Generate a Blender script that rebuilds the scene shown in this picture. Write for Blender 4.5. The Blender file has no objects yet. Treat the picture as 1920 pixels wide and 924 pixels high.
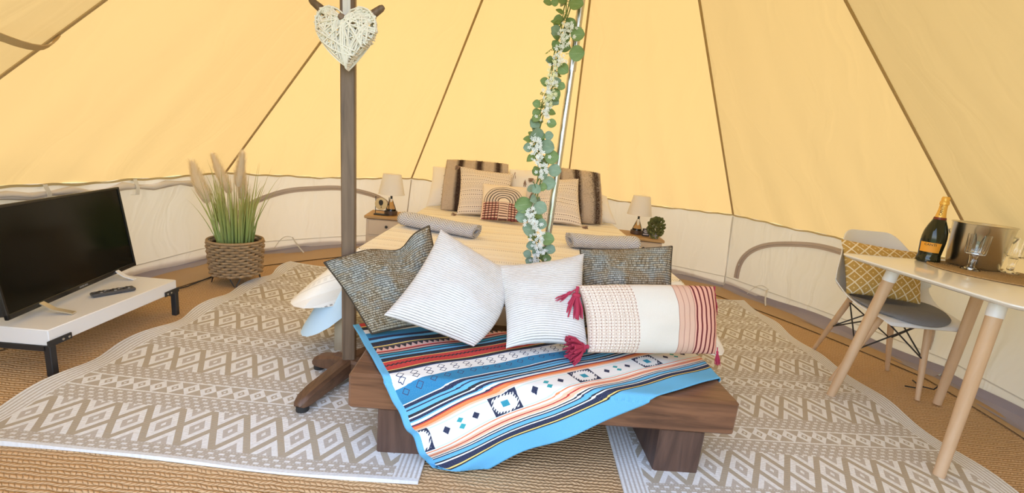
import bpy, math, random
import numpy as np
from mathutils import Vector, Matrix
from math import sin, cos, pi, radians, sqrt, atan2, exp

S = bpy.context.scene
COL = S.collection
random.seed(7)
# ------------------------------------------------------------------ camera
cd = bpy.data.cameras.new('camera'); cam = bpy.data.objects.new('camera', cd); COL.objects.link(cam)
cd.sensor_width = 36; cd.lens = 841.46 / 1920 * 36; cd.clip_start = 0.01; cd.clip_end = 200
Rr = Vector((0.994924, 0.021239, 0.098362)); Uu = Vector((-0.100629, 0.209989, 0.972511)); Ff = Vector((0, 0.977473, -0.211060))
m = Matrix.Identity(4)
for i in range(3): m[i][0] = Rr[i]; m[i][1] = Uu[i]; m[i][2] = -Ff[i]
m[0][3], m[1][3], m[2][3] = 0, 0, 1.07376
cam.matrix_world = m
S.camera = cam
# ------------------------------------------------------------------ sky, sun, exposure
W = bpy.data.worlds.new('world'); S.world = W; W.use_nodes = True
wn = W.node_tree; bg = wn.nodes['Background']
sky = wn.nodes.new('ShaderNodeTexSky'); sky.sky_type = 'NISHITA'; sky.sun_disc = False
sky.sun_elevation = radians(58); sky.sun_rotation = radians(-25); sky.air_density = 1.0; sky.dust_density = 1.5
hs = wn.nodes.new('ShaderNodeHueSaturation'); hs.inputs['Saturation'].default_value = .72
wn.links.new(sky.outputs[0], hs.inputs['Color']); wn.links.new(hs.outputs[0], bg.inputs[0]); bg.inputs[1].default_value = 2.5
sl = bpy.data.lights.new('sun', 'SUN'); sl.energy = 3.5; sl.angle = radians(1.5); sl.color = (1, 0.95, 0.86)
so = bpy.data.objects.new('sun', sl); COL.objects.link(so)
az, el = radians(-25), radians(58)       # azimuth from +Y (back of the tent) towards -X
sd = Vector((sin(az) * cos(el), cos(az) * cos(el), sin(el)))
so.rotation_euler = sd.to_track_quat('Z', 'Y').to_euler(); so.location = sd * 12
S.view_settings.view_transform = 'Standard'; S.view_settings.look = 'None'
S.view_settings.gamma = 1; S.view_settings.use_curve_mapping = False
S.view_settings.exposure = -1.25
S.cycles.max_bounces = 10; S.cycles.diffuse_bounces = 5; S.cycles.transmission_bounces = 8; S.cycles.glossy_bounces = 4
S.cycles.caustics_refractive = False; S.cycles.caustics_reflective = False

# ------------------------------------------------------------------ node maths
class X:
    def __init__(s, nt, v): s.nt = nt; s.v = v
    def _m(s, op, *a):
        n = s.nt.nodes.new('ShaderNodeMath'); n.operation = op
        for i, q in enumerate((s,) + a):
            q = q.v if isinstance(q, X) else q
            if isinstance(q, (int, float)): n.inputs[i].default_value = q
            else: s.nt.links.new(q, n.inputs[i])
        return X(s.nt, n.outputs[0])
    def __add__(s, o): return s._m('ADD', o)
    __radd__ = __add__
    def __sub__(s, o): return s._m('SUBTRACT', o)
    def __rsub__(s, o): return X(s.nt, o)._m('SUBTRACT', s)
    def __mul__(s, o): return s._m('MULTIPLY', o)
    __rmul__ = __mul__
    def __truediv__(s, o): return s._m('DIVIDE', o)
    def __pow__(s, o): return s._m('POWER', o)
    def abs(s): return s._m('ABSOLUTE')
    def fr(s): return s._m('FRACT')
    def fl(s): return s._m('FLOOR')
    def sin(s): return s._m('SINE')
    def sqrt(s): return s._m('SQRT')
    def lt(s, o): return s._m('LESS_THAN', o)
    def gt(s, o): return s._m('GREATER_THAN', o)
    def mx(s, o): return s._m('MAXIMUM', o)
    def mn(s, o): return s._m('MINIMUM', o)
    def bt(s, a, b): return s.gt(a) * s.lt(b)
    def tri(s): return (s.fr() - .5).abs() * 2      # 1 at integers, 0 halfway
    def near(s): return ((s + .5).fr() - .5).abs()  # distance to the nearest integer
    def clamp(s):
        r = s._m('ADD', 0); r.v.node.use_clamp = True; return r

class Mat:
    def __init__(s, name, color=(.8, .8, .8), rough=.6, metal=0, spec=None, **kw):
        s.m = bpy.data.materials.new(name); s.m.use_nodes = True; s.nt = s.m.node_tree
        s.b = s.nt.nodes['Principled BSDF']
        s.b.inputs['Base Color'].default_value = (*color, 1); s.b.inputs['Roughness'].default_value = rough
        s.b.inputs['Metallic'].default_value = metal
        if spec is not None: s.b.inputs['Specular IOR Level'].default_value = spec
        for k, v in kw.items(): s.b.inputs[k.replace('_', ' ')].default_value = v
    def uv(s):
        n = s.nt.nodes.new('ShaderNodeUVMap'); q = s.nt.nodes.new('ShaderNodeSeparateXYZ')
        s.nt.links.new(n.outputs[0], q.inputs[0]); s.vec = n.outputs[0]
        return X(s.nt, q.outputs[0]), X(s.nt, q.outputs[1])
    def ob(s, scale=(1, 1, 1)):
        n = s.nt.nodes.new('ShaderNodeTexCoord'); mp = s.nt.nodes.new('ShaderNodeMapping')
        s.nt.links.new(n.outputs['Object'], mp.inputs[0]); mp.inputs['Scale'].default_value = scale
        s.vec = mp.outputs[0]; return s.vec
    def xyz(s):
        n = s.nt.nodes.new('ShaderNodeTexCoord'); q = s.nt.nodes.new('ShaderNodeSeparateXYZ')
        s.nt.links.new(n.outputs['Object'], q.inputs[0]); s.vec = n.outputs['Object']
        return [X(s.nt, o) for o in q.outputs]
    def noise(s, scale, detail=2, rough=.5, vec=None, dist=0):
        n = s.nt.nodes.new('ShaderNodeTexNoise'); s.nt.links.new(vec or s.vec, n.inputs['Vector'])
        n.inputs['Scale'].default_value = scale; n.inputs['Detail'].default_value = detail
        n.inputs['Roughness'].default_value = rough; n.inputs['Distortion'].default_value = dist
        return X(s.nt, n.outputs[0])
    def comb(s, x, y, z=0.):
        n = s.nt.nodes.new('ShaderNodeCombineXYZ')
        for i, q in enumerate((x, y, z)):
            if isinstance(q, X): s.nt.links.new(q.v, n.inputs[i])
            else: n.inputs[i].default_value = q
        return n.outputs[0]
    def mix(s, f, a, b, mode='MIX'):
        n = s.nt.nodes.new('ShaderNodeMix'); n.data_type = 'RGBA'; n.blend_type = mode
        for i, q in ((0, f), (6, a), (7, b)):
            if isinstance(q, X): s.nt.links.new(q.v, n.inputs[i])
            elif isinstance(q, (int, float)): n.inputs[i].default_value = q
            elif isinstance(q, tuple): n.inputs[i].default_value = (*q, 1)
            else: s.nt.links.new(q, n.inputs[i])
        return n.outputs[2]
    def ramp(s, f, stops, const=False):
        n = s.nt.nodes.new('ShaderNodeValToRGB'); r = n.color_ramp
        if const: r.interpolation = 'CONSTANT'
        while len(r.elements) < len(stops): r.elements.new(1.0)
        for e, (p, c) in zip(r.elements, stops): e.position = p; e.color = (*c, 1)
        s.nt.links.new(f.v, n.inputs[0]); return n.outputs[0]
    def col(s, c): s.nt.links.new(c, s.b.inputs['Base Color']); return s
    def rgh(s, x): s.nt.links.new(x.v, s.b.inputs['Roughness']); return s
    def bump(s, x, dist=.002, strength=1.0):
        n = s.nt.nodes.new('ShaderNodeBump'); n.inputs['Distance'].default_value = dist
        n.inputs['Strength'].default_value = strength
        s.nt.links.new(x.v, n.inputs['Height']); s.nt.links.new(n.outputs[0], s.b.inputs['Normal']); return s

def cloth_mat(name, c, amt=.12, rough=.85, bump=.0008, scale=350):
    M = Mat(name, c, rough, spec=.2); M.ob()
    f = M.noise(6, 3)
    M.col(M.mix((f - .3) * amt * 3, c, tuple(q * .75 for q in c)))
    M.bump(M.noise(scale, 2), bump); return M.m
def wood_mat(name, c1, c2, axis=0, rough=.5, scale=1.0, knots=True):
    M = Mat(name, c1, rough, spec=.4)
    sc = [22 * scale] * 3; sc[axis] = 1.6 * scale
    v = M.ob(tuple(sc)); a = M.noise(1.0, 4, .6, v, 1.2)
    b = M.noise(9, 2, .5, v)
    M.ob(); k = M.noise(5, 2)
    M.col(M.mix(((a - .38) * 2.6 + (k - .5) * .8).clamp(), c1, c2)); M.bump(a * .6 + b * .4, .0012)
    return M.m
def plain(name, c, rough=.5, metal=0, **kw): return Mat(name, c, rough, metal, **kw).m

# ------------------------------------------------------------------ mesh building
class MB:
    def __init__(s): s.v = []; s.f = []; s.uv = []
    def add(s, v, f, uv=None):
        o = len(s.v); s.v += [tuple(q) for q in v]; s.f += [tuple(i + o for i in q) for q in f]
        s.uv += list(uv) if uv is not None else [(q[0], q[1]) for q in v]; return s
    def grid(s, P, nu, nv, closed=False, uv=None):          # P[j*nu+i]
        f = []
        for j in range(nv - 1):
            for i in range(nu - (0 if closed else 1)):
                i2 = (i + 1) % nu; f.append((j * nu + i, j * nu + i2, (j + 1) * nu + i2, (j + 1) * nu + i))
        return s.add(P, f, uv)
    def box(s, c, d, R=None, bev=.003, taper=None):
        hx, hy, hz = d[0] / 2, d[1] / 2, d[2] / 2; b = min(bev, hx * .45, hy * .45, hz * .45)
        P = []
        for sz in (-1, 1):
            for (ix, iy, iz) in ((b, b, 0), (0, 0, b)) if sz < 0 else ((0, 0, b), (b, b, 0)):
                x, y, z = hx - ix, hy - iy, sz * (hz - iz)
                cc = b if ix == 0 else b * .6
                P += [(-x + cc, -y, z), (x - cc, -y, z), (x, -y + cc, z), (x, y - cc, z), (x - cc, y, z), (-x + cc, y, z), (-x, y - cc, z), (-x, -y + cc, z)]
        f = [tuple(range(7, -1, -1)), tuple(range(24, 32))]
        for j in range(3):
            for i in range(8): f.append((j * 8 + i, j * 8 + (i + 1) % 8, (j + 1) * 8 + (i + 1) % 8, (j + 1) * 8 + i))
        Q = []
        for p in P:
            p = Vector(p)
            if taper: k = taper[0] + (taper[1] - taper[0]) * (p.z / hz * .5 + .5); p.x *= k; p.y *= k
            if R is not None: p = R @ p
            Q.append(p + Vector(c))
        return s.add(Q, f)
    def tube(s, pts, r, n=8, cap=True, closed=False):
        pts = [Vector(p) for p in pts]; L = len(pts); rr = r if isinstance(r, (list, tuple)) else [r] * L
        P = []; up = None; uv = []; d = 0
        for i, p in enumerate(pts):
            t = (pts[(i + 1) % L] - pts[i - 1]) if closed else (pts[min(i + 1, L - 1)] - pts[max(i - 1, 0)])
            t = t.normalized() if t.length > 1e-9 else Vector((0, 0, 1))
            if up is None:
                up = Vector((0, 0, 1)) if abs(t.z) < .9 else Vector((1, 0, 0))
            a = t.cross(up); a = a.normalized() if a.length > 1e-6 else t.orthogonal().normalized()
            b = a.cross(t).normalized(); up = b
            if i: d += (p - pts[i - 1]).length
            for k in range(n):
                w = 2 * pi * k / n; P.append(p + (a * cos(w) + b * sin(w)) * rr[i]); uv.append((k / n * .1, d))
        o = len(s.v); s.grid(P, n, L, True, uv)
        if closed:
            for k in range(n): s.f.append((o + (L - 1) * n + k, o + (L - 1) * n + (k + 1) % n, o + (k + 1) % n, o + k))
        elif cap:
            s.f.append(tuple(o + k for k in range(n - 1, -1, -1))); s.f.append(tuple(o + (L - 1) * n + k for k in range(n)))
        return s
    def lathe(s, prof, n=24, c=(0, 0, 0), R=None, rip=None):    # prof [(r,z)]
        P = []; uv = []; c = Vector(c)
        for j, (r, z) in enumerate(prof):
            for k in range(n):
                w = 2 * pi * k / n; q = r * (1 + (rip[0] * cos(rip[1] * w) if rip else 0))
                p = Vector((q * cos(w), q * sin(w), z)); p = R @ p if R is not None else p
                P.append(p + c); uv.append((k / n, z))
        o = len(s.v); s.grid(P, n, len(prof), True, uv)
        if prof[0][0] > 1e-5: s.f.append(tuple(o + k for k in range(n - 1, -1, -1)))
        if prof[-1][0] > 1e-5: s.f.append(tuple(o + (len(prof) - 1) * n + k for k in range(n)))
        return s
    def ribbon(s, pts, width, normal, thick=.003):             # flat strap along pts; normal: fn(i)->Vector
        P = []; L = len(pts); uv = []; d = 0
        for i in range(L):
            p = Vector(pts[i]); t = (Vector(pts[min(i + 1, L - 1)]) - Vector(pts[max(i - 1, 0)])).normalized()
            nn = normal(i) if callable(normal) else Vector(normal); side = t.cross(nn).normalized() * width / 2; nn = nn.normalized() * thick / 2
            if i: d += (p - Vector(pts[i - 1])).length
            P += [p - side - nn, p + side - nn, p + side + nn, p - side + nn]; uv += [(0, d), (width, d), (width, d), (0, d)]
        o = len(s.v); s.grid(P, 4, L, True, uv)
        s.f.append((o, o + 3, o + 2, o + 1)); e = o + 4 * (L - 1); s.f.append((e, e + 1, e + 2, e + 3)); return s
    def xf(s, M):
        s.v = [tuple(M @ Vector(q)) for q in s.v]; return s
    def mesh(s, name, smooth=True):
        me = bpy.data.meshes.new(name); me.from_pydata(s.v, [], s.f)
        ul = me.uv_layers.new(name='UVMap'); li = np.empty(len(me.loops), dtype=np.int32); me.loops.foreach_get('vertex_index', li)
        ul.data.foreach_set('uv', np.array(s.uv, dtype=np.float32)[li].ravel())
        if smooth:
            me.polygons.foreach_set('use_smooth', [True] * len(me.polygons))
            try: me.set_sharp_from_angle(angle=radians(38))
            except Exception: pass
        me.update(); return me

def wpos(o):
    p = Vector((0, 0, 0))
    while o is not None: p += o.location; o = o.parent
    return p
def obj(name, mb, mat, parent=None, smooth=True, loc=None, local=False):
    """links a mesh; vertices come in world space unless local"""
    if loc is None: loc = Vector((0, 0, 0))
    base = (wpos(parent) if parent else Vector((0, 0, 0))) + Vector(loc)
    if not local: mb.v = [(q[0] - base.x, q[1] - base.y, q[2] - base.z) for q in mb.v]
    me = mb.mesh(name, smooth); me.materials.append(mat)
    o = bpy.data.objects.new(name, me); COL.objects.link(o); o.parent = parent; o.location = loc; return o
def tag(o, label=None, cat=None, group=None, kind=None):
    if label: o['label'] = label
    if cat: o['category'] = cat
    if group: o['group'] = group
    if kind: o['kind'] = kind
    return o
def thing(name, label, cat, loc, rz=0, group=None):
    o = bpy.data.objects.new(name, None); COL.objects.link(o); o.location = loc; o.rotation_euler = (0, 0, rz); o.empty_display_size = .05
    return tag(o, label, cat, group)
def copy_tree(o, parent=None):
    c = o.copy(); COL.objects.link(c); c.parent = parent
    for ch in list(o.children): copy_tree(ch, c)
    return c
def lerp(a, b, t): return Vector(a) * (1 - t) + Vector(b) * t
def RZ(a): return Matrix.Rotation(a, 4, 'Z')

# ------------------------------------------------------------------ materials for the setting
def canvas_mat(name, cd_, ct, mixf=.5, wr=.6):
    M = Mat(name); nt = M.nt; nt.nodes.remove(M.b)
    u, v = M.uv()
    out = nt.nodes['Material Output']; d = nt.nodes.new('ShaderNodeBsdfDiffuse'); t = nt.nodes.new('ShaderNodeBsdfTranslucent')
    n1 = M.noise(1.3, 3); n2 = M.noise(420, 1)
    f = ((n1 - .5) * .35 + (n2 - .5) * .12 + .5).clamp()
    k = lambda c, q: tuple(min(1, x * q) for x in c)
    nt.links.new(M.mix(f, k(cd_, .94), k(cd_, 1.04)), d.inputs[0]); nt.links.new(M.mix(f, k(ct, .94), k(ct, 1.04)), t.inputs[0])
    ms = nt.nodes.new('ShaderNodeMixShader'); ms.inputs[0].default_value = mixf
    nt.links.new(d.outputs[0], ms.inputs[1]); nt.links.new(t.outputs[0], ms.inputs[2]); nt.links.new(ms.outputs[0], out.inputs[0])
    b = nt.nodes.new('ShaderNodeBump'); b.inputs['Distance'].default_value = .03; b.inputs['Strength'].default_value = wr
    w = M.noise(1, 2, .5, M.comb(u * 7 + n1 * 3, v * 1.1), 1.0)
    nt.links.new(w.v, b.inputs['Height']); nt.links.new(b.outputs[0], d.inputs['Normal']); nt.links.new(b.outputs[0], t.inputs['Normal']); return M.m
m_roof = canvas_mat('roof_canvas', (.83, .65, .38), (.335, .207, .072), .60, .22)  # same canvas as the walls; warm sunlit glow put into its colour
m_wall = canvas_mat('wall_canvas', (.88, .83, .77), (.42, .32, .20), .25, .6)  # same canvas as the roof; paler, less sunlit tone put into its colour
m_strap = cloth_mat('seam_webbing', (.48, .34, .17))
m_cordw = cloth_mat('white_cord', (.68, .65, .58))
m_zip = cloth_mat('taupe_zip_cover', (.52, .43, .36), scale=200)
m_fold = cloth_mat('grey_groundsheet_fold', (.36, .32, .34))
m_skirt = cloth_mat('tan_groundsheet', (.46, .30, .15), rough=.5)
m_olive = cloth_mat('olive_valance', (.52, .41, .21))

# jute matting
M = Mat('jute_matting', rough=.9, spec=.15); x_, y_, z_ = M.xyz()
wob = M.noise(1.1, 2) - .5
r_ = y_ * 68 + wob * 2.8 + (M.noise(20, 2) - .5) * 1.1; row = r_.fl(); rr_ = r_.fr()
sgn = (row * .5).fr() * 4 - 1
q_ = x_ * 58 + row * .37 + (M.noise(22, 2) - .5) * 1.1 + sgn * (rr_ - .5) * .8
rowp = (rr_ * pi).sin(); nub = (q_ * pi).sin().abs()
braid = (rowp ** .7) * (nub ** .35) * .7 + rowp * .15 + M.noise(70, 2) * .2
n_ = M.noise(14, 4, .6); n2_ = M.noise(260, 2); n3_ = M.noise(1.7, 2)
c = M.ramp((braid * .75 + (n2_ - .5) * .5 + .1).clamp(), [(0, (.15, .075, .03)), (.30, (.45, .265, .12)), (.65, (.68, .455, .25)), (1, (.84, .62, .39))])
c = M.mix((n_ * .9 - .2).clamp(), c, (.70, .45, .23)); c = M.mix((n3_ - .25) * .4, c, (.54, .29, .11))
M.col(c).bump(braid + n2_ * .25, .007); m_jute = M.m

# ------------------------------------------------------------------ the tent
CX, CY, TR, HW = .1515, 2.1403, 2.5315, .7078
APEX = Vector((.226, 2.1403, 3.0834)); A0, ST = .1396, .6283
def vang(k): return {-3: -1.832, 2: 1.43}.get(k, A0 + k * ST)
def rbase(a):     # base of the wall sits a little outside the seam ring at the back and left
    pts = [(-pi, 2.5), (-1.9, 2.62), (-1.13, 2.76), (-.75, 2.75), (.05, 2.66), (.88, 2.68), (1.2, 2.56), (1.55, 2.44), (2.0, 2.46), (pi, 2.5)]
    while a > pi: a -= 2 * pi
    for (p, q), (s, t) in zip(pts, pts[1:]):
        if p <= a <= s: return q + (t - q) * (a - p) / (s - p)
    return 2.5
def ring(k, s, rfun, z):          # point on the decagon edge k..k+1
    a, b = vang(k), vang(k + 1)
    pa = Vector((CX + rfun(a) * sin(a), CY + rfun(a) * cos(a), z)); pb = Vector((CX + rfun(b) * sin(b), CY + rfun(b) * cos(b), z))
    p = pa.lerp(pb, s); c = Vector((CX, CY, z)); d = p - c
    return c + d * (1 + .022 * sin(pi * s))
def top(k, s):
    p = ring(k, s, lambda a: TR, HW); p.z -= .022 * sin(pi * s) + .004 * sin(s * 23 + k) * sin(pi * s); return p
def wallp(k, s, h):               # h 0 floor .. 1 seam
    b = ring(k, s, rbase, 0.0); t = top(k, s); p = b.lerp(t, h)
    c = Vector((CX, CY, p.z)); d = (p - c).normalized()
    return p + d * (.018 * sin(pi * h) * sin(pi * s) + .006 * sin(9 * s + 4 * h + k) * sin(pi * h))
def roofp(k, s, h):               # h 0 seam .. 1 apex
    p = top(k, s).lerp(APEX, h)
    q = Vector((p.x - APEX.x, p.y - APEX.y, 0)); q = q.normalized() if q.length > 1e-6 else Vector((0, 0, 0))
    sag = .05 * sin(pi * min(1, h * 1.0)) * sin(pi * s) * (1 - h)
    fold = .011 * exp(-h * 6) * sin(38 * s + 9 * h + k * 2) + .006 * exp(-h * 3) * sin(19 * s + k)
    fold *= max(0, sin(pi * s)) ** .6
    return p - q * (sag + fold) - Vector((0, 0, 1)) * sag * .6
ceiling = bpy.data.objects.new('ceiling', None); COL.objects.link(ceiling); tag(ceiling, kind='structure')
sides = {-5: 'front', -4: 'left', -3: 'left', -2: 'back', -1: 'back', 0: 'back', 1: 'right', 2: 'right', 3: 'right', 4: 'front'}
walls = {}
for s_ in ('left', 'back', 'right', 'front'):
    o = bpy.data.objects.new('wall_' + s_, None); COL.objects.link(o); tag(o, kind='structure'); walls[s_] = o
bases = {}
for s_ in ('left', 'back', 'right'):
    o = bpy.data.objects.new('baseboard_' + s_, None); COL.objects.link(o); tag(o, kind='structure'); bases[s_] = o
OPEN = (4, -5)                    # the doorway: two front panels are tied back up to 1.9 m
for k in range(-5, 5):
    kk = k
    nu, nv = 41, 41
    h0 = 0.0 if k not in OPEN else .50
    P = []; uv = []
    for j in range(nv):
        h = h0 + (1 - h0) * j / (nv - 1)
        for i in range(nu):
            s = i / (nu - 1); P.append(roofp(k, s, h)); uv.append(((s - .5) * 1.56 * (1 - h) + k * 2, h * 3.4))
    obj('canvas_panel', MB().grid(P, nu, nv, uv=uv), m_roof, ceiling)
    pts = [roofp(k, 0, h) + Vector((CX - roofp(k, 0, h).x, CY - roofp(k, 0, h).y, -.9)).normalized() * .006 for h in [(.5 if k == -5 else 0) + (1 - (.5 if k == -5 else 0)) * i / 30 for i in range(31)]]
    nrm = lambda i: Vector((CX - pts[0].x, CY - pts[0].y, -2.6))
    obj('seam_strap', MB().ribbon(pts, .0145, nrm, .004), m_strap, ceiling)
    if k in OPEN: continue
    par = walls[sides[k]]
    nu, nv = 33, 13; P = []; uv = []
    for j in range(nv):
        for i in range(nu):
            s = i / (nu - 1); P.append(wallp(k, s, j / (nv - 1))); uv.append((s * 1.56 + k * 2, j / (nv - 1) * .7))
    obj('wall_panel', MB().grid(P, nu, nv, uv=uv), m_wall, par)
    inw = lambda p: Vector((CX - p.x, CY - p.y, 0)).normalized()
    # wall seam tape and low tie line
    pts = [wallp(k, 0, h) for h in (0, .2, .4, .6, .8, .97)]; pts = [p + inw(p) * .004 for p in pts]
    obj('wall_seam', MB().ribbon(pts, .012, inw(pts[0]), .003), m_cordw, par)
    pts = [wallp(k, s / 20, .17) for s in range(21)]; pts = [p + inw(p) * .004 for p in pts]
    obj('hem_stitch', MB().ribbon(pts, .006, lambda i: inw(pts[i]), .003), m_cordw, par)
    # olive valance where roof meets wall
    mb = MB(); pts = []
    for i in range(61):
        s = i / 60; p = top(k, s); p += inw(p) * .008; p.z -= .006 + .003 * sin(s * 60) ; pts.append(p)
    mb.ribbon(pts, .012, lambda i: inw(pts[i]), .004)
    obj('valance', mb, m_olive, par)
    # groundsheet: grey fold climbing the wall and tan sheet lying inside
    if sides[k] in bases:
        P = []; uv = []
        prof = ((0, .075, .004), (0, .05, .012), (.004, .03, .022), (.03, .018, .03), (.05, .012, .0), (.07, .012, .0))
        for j, (din, z, w) in enumerate(prof):
            for i in range(41):
                s = i / 40; b = ring(k, s, rbase, 0)
                p = b + inw(b) * (din + .006 + w * .25 * sin(17 * s + j) * sin(7 * s + k)); p.z = max(.006, z + .012 * sin(11 * s + k * 2) * (j < 3)); P.append(p); uv.append((s * 1.5, j * .03))
        obj('groundsheet_fold', MB().grid(P, 41, len(prof), uv=uv), m_fold, bases[sides[k]])
        P = []; uv = []
        for j in range(6):
            for i in range(41):
                s = i / 40; b = ring(k, s, rbase, 0); inn = ring(k, s, lambda a: 2.36 if a > .7 else 2.40, 0)
                p = b.lerp(inn, j / 5); p.z = (.014 + .006 * sin(13 * s + j * 1.7 + k) * sin(j / 5 * pi)) * (1 if j < 5 else 0.55); P.append(p); uv.append((s * 1.5, j * .06))
        obj('groundsheet_edge', MB().grid(P, 41, 6, uv=uv), m_skirt, bases[sides[k]])
# joining strap across the top left panel
k = -4
pts = [roofp(-4, .0, .30).lerp(roofp(-4, .0, .30), 0)]
a_, b_ = roofp(-3, 0, .25), roofp(-4, .61, .24)
pts = [a_.lerp(b_, t / 8) + Vector((CX - a_.x, CY - a_.y, -.9)).normalized() * (.012 + .03 * sin(pi * t / 8)) - Vector((0, 0, .02 * sin(pi * t / 8))) for t in range(9)]
obj('door_strap', MB().ribbon(pts, .024, Vector((CX - a_.x, CY - a_.y, -2.0)), .004), m_strap, ceiling)
# half-moon windows, zipped shut
def window(n, k, s0, s1, ztop, zfoot):
    w = bpy.data.objects.new('window_%d' % n, None); COL.objects.link(w); tag(w, kind='structure')
    pts = []
    for i in range(49):
        a = pi * i / 48; s = (s0 + s1) / 2 - (s1 - s0) / 2 * cos(a) * (1 - .0); h = zfoot + (ztop - zfoot) * sin(a) ** .75
        p = wallp(k, s, h); pts.append(p + Vector((CX - p.x, CY - p.y, 0)).normalized() * .008)
    nr = lambda i: Vector((CX - pts[i].x, CY - pts[i].y, 0))
    obj('zip_cover', MB().ribbon(pts, .042, nr, .006), m_zip, w)
    p2 = [p + Vector((CX - p.x, CY - p.y, 0)).normalized() * .006 for p in pts]
    obj('zip', MB().tube(p2, .0035, 6), plain('zip_teeth_%d' % n, (.45, .38, .33), .5), w)
    pl = pts[3]; obj('zip_pull', MB().box(pl + Vector((CX - pl.x, CY - pl.y, 0)).normalized() * .012, (.012, .006, .02)), plain('zip_pull_%d' % n, (.7, .7, .7), .3, 1), w)
window(1, -2, .06, .93, .86, .26); window(2, 1, .07, .93, .86, .2)
window(3, -4, .06, .93, .86, .26)
# rolled blind above the television
pts = [wallp(-3, .12 + .72 * t / 14, .93 - .015 * sin(t * 1.9)) for t in range(15)]
pts = [p + Vector((CX - p.x, CY - p.y, 0)).normalized() * .022 for p in pts]
obj('rolled_flap', MB().tube(pts, [.018 + .006 * sin(t * 2.3) for t in range(15)], 10), m_wall, walls['left'])
for s in (.36, .62):
    p = wallp(-3, s, .93); q = [p + Vector((CX - p.x, CY - p.y, 0)).normalized() * d + Vector((0, 0, z)) for d, z in ((.002, .035), (.03, .045), (.048, .0), (.04, -.045), (.0, -.05))]
    obj('flap_tie', MB().ribbon(q, .02, Vector((q[0].y - q[1].y, q[1].x - q[0].x, 0)).cross(Vector((0, 0, 1))), .003), m_cordw, walls['left'])
# peg loops hanging from the hem
def loop(k, s, par):
    p = wallp(k, s, .2); inn = Vector((CX - p.x, CY - p.y, 0)).normalized(); t = Vector((-inn.y, inn.x, 0))
    pts = [p + inn * (.01 + .10 * q) + t * (.05 * q * q) + Vector((0, 0, -(p.z - .02) * q ** 1.3)) for q in [i / 10 for i in range(11)]]
    obj('peg_loop', MB().tube(pts, .006, 6), m_cordw, par)
    pts = [p + inn * .012 + t * (-.16 * q) + Vector((0, 0, .03 * sin(pi * q) - .09 * q * q)) for q in [i / 10 for i in range(11)]]
    obj('peg_loop', MB().tube(pts, .003, 6), m_cordw, par)
loop(-2, .36, walls['back']); loop(1, .26, walls['right'])
pts = [Vector((2.36, 2.40, .012)), Vector((2.34, 2.33, .014)), Vector((2.38, 2.29, .02)), Vector((2.40, 2.27, .075))]
obj('peg_cord', MB().tube(pts, .004, 6), plain('black_cord', (.02, .02, .02)), bases['right'])
pts = [Vector((2.34, 2.33, .014)), Vector((2.30, 2.30, .013)), Vector((2.24, 2.31, .014))]
obj('peg_cord', MB().tube(pts, .004, 6), bpy.data.materials['black_cord'], bases['right'])

# floor
P = []; n = 96
mb = MB(); ringp = [(CX + 2.44 * sin(2 * pi * i / n), CY + 2.44 * cos(2 * pi * i / n), 0) for i in range(n)]
mb.add(ringp + [(CX, CY, 0)], [(i, n, (i + 1) % n) for i in range(n)])
mb.f = [tuple(reversed(f)) if Vector(mb.v[f[1]]) and True else f for f in mb.f]
fl = obj('floor', mb, m_jute, smooth=False); tag(fl, kind='structure')
Mg = Mat('lawn_outside', (.16, .24, .07), .9); Mg.ob(); Mg.col(Mg.mix(Mg.noise(3, 4), (.12, .19, .05), (.28, .30, .12)))
g = MB().add([(-40, -40, -.03), (40, -40, -.03), (40, 40, -.03), (-40, 40, -.03)], [(0, 1, 2, 3)])
tag(obj('ground', g, Mg.m, smooth=False), kind='structure')

# ------------------------------------------------------------------ rugs
def rug_mat(name, width, length, off):
    M = Mat(name, rough=.75, spec=.25); u, v = M.uv()
    TAN, WH, GY = (.49, .42, .32), (.88, .88, .87), (.60, .55, .50)
    t = ((v + off) / .455).fr() * .455
    jag = (M.noise(1, 1, .5, M.comb((u * 120).fl(), (v * 110).fl())) - .5)
    # big ikat diamonds
    p = u / .118 + (t - .10) / .2; q = u / .118 - (t - .10) / .2
    d = p.near().mx(q.near()) + jag * .17
    big = d.bt(.215, .395); big = big.mx(d.lt(.065))
    big_gy = d.bt(.06, .215)
    # slim chain diamonds
    du = (u / .066).near() * 2; dv = ((t - .3275) / .0425).abs()
    c = du * .62 + dv * .62 + jag * .06
    ch = c.bt(.26, .62).mx(c.lt(.1)); edge = dv.gt(.93) * dv.lt(1.12)
    # rows of dashes
    rw = t / .0213; dash = ((u / .036 + rw.fl() * .5).fr()).lt(.5) * rw.fr().bt(.35, .75); fine = ((u / .011).fr()).lt(.5) * rw.fr().bt(.05, .22)
    inb = t.lt(.2); inc = t.bt(.285, .37); ind = (1 - inb) * (1 - inc)
    white = inb * big + inc * ch + ind * dash + ind * fine * .5 + edge * (1 - inb)
    gy = inb * big_gy * .8 + ind * .45 + inc * .25
    col = M.mix(gy.clamp(), TAN, GY); col = M.mix(white.clamp(), col, WH)
    # plain striped margins and corded hems
    e = u.mn(width - u); st = (e / .0155).fr().lt(.55)
    col = M.mix(e.lt(.085), col, M.mix(st, GY, WH))
    h = v.mn(length - v); col = M.mix(h.lt(.014), col, (.82, .83, .83))
    n = M.noise(90, 2); w = (v / .004).fr()
    col = M.mix((n - .35) * .55, col, (.36, .31, .25)); M.col(col)
    M.bump((w * pi).sin() * .5 + n * .5 + white * .3, .0022); return M.m
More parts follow.
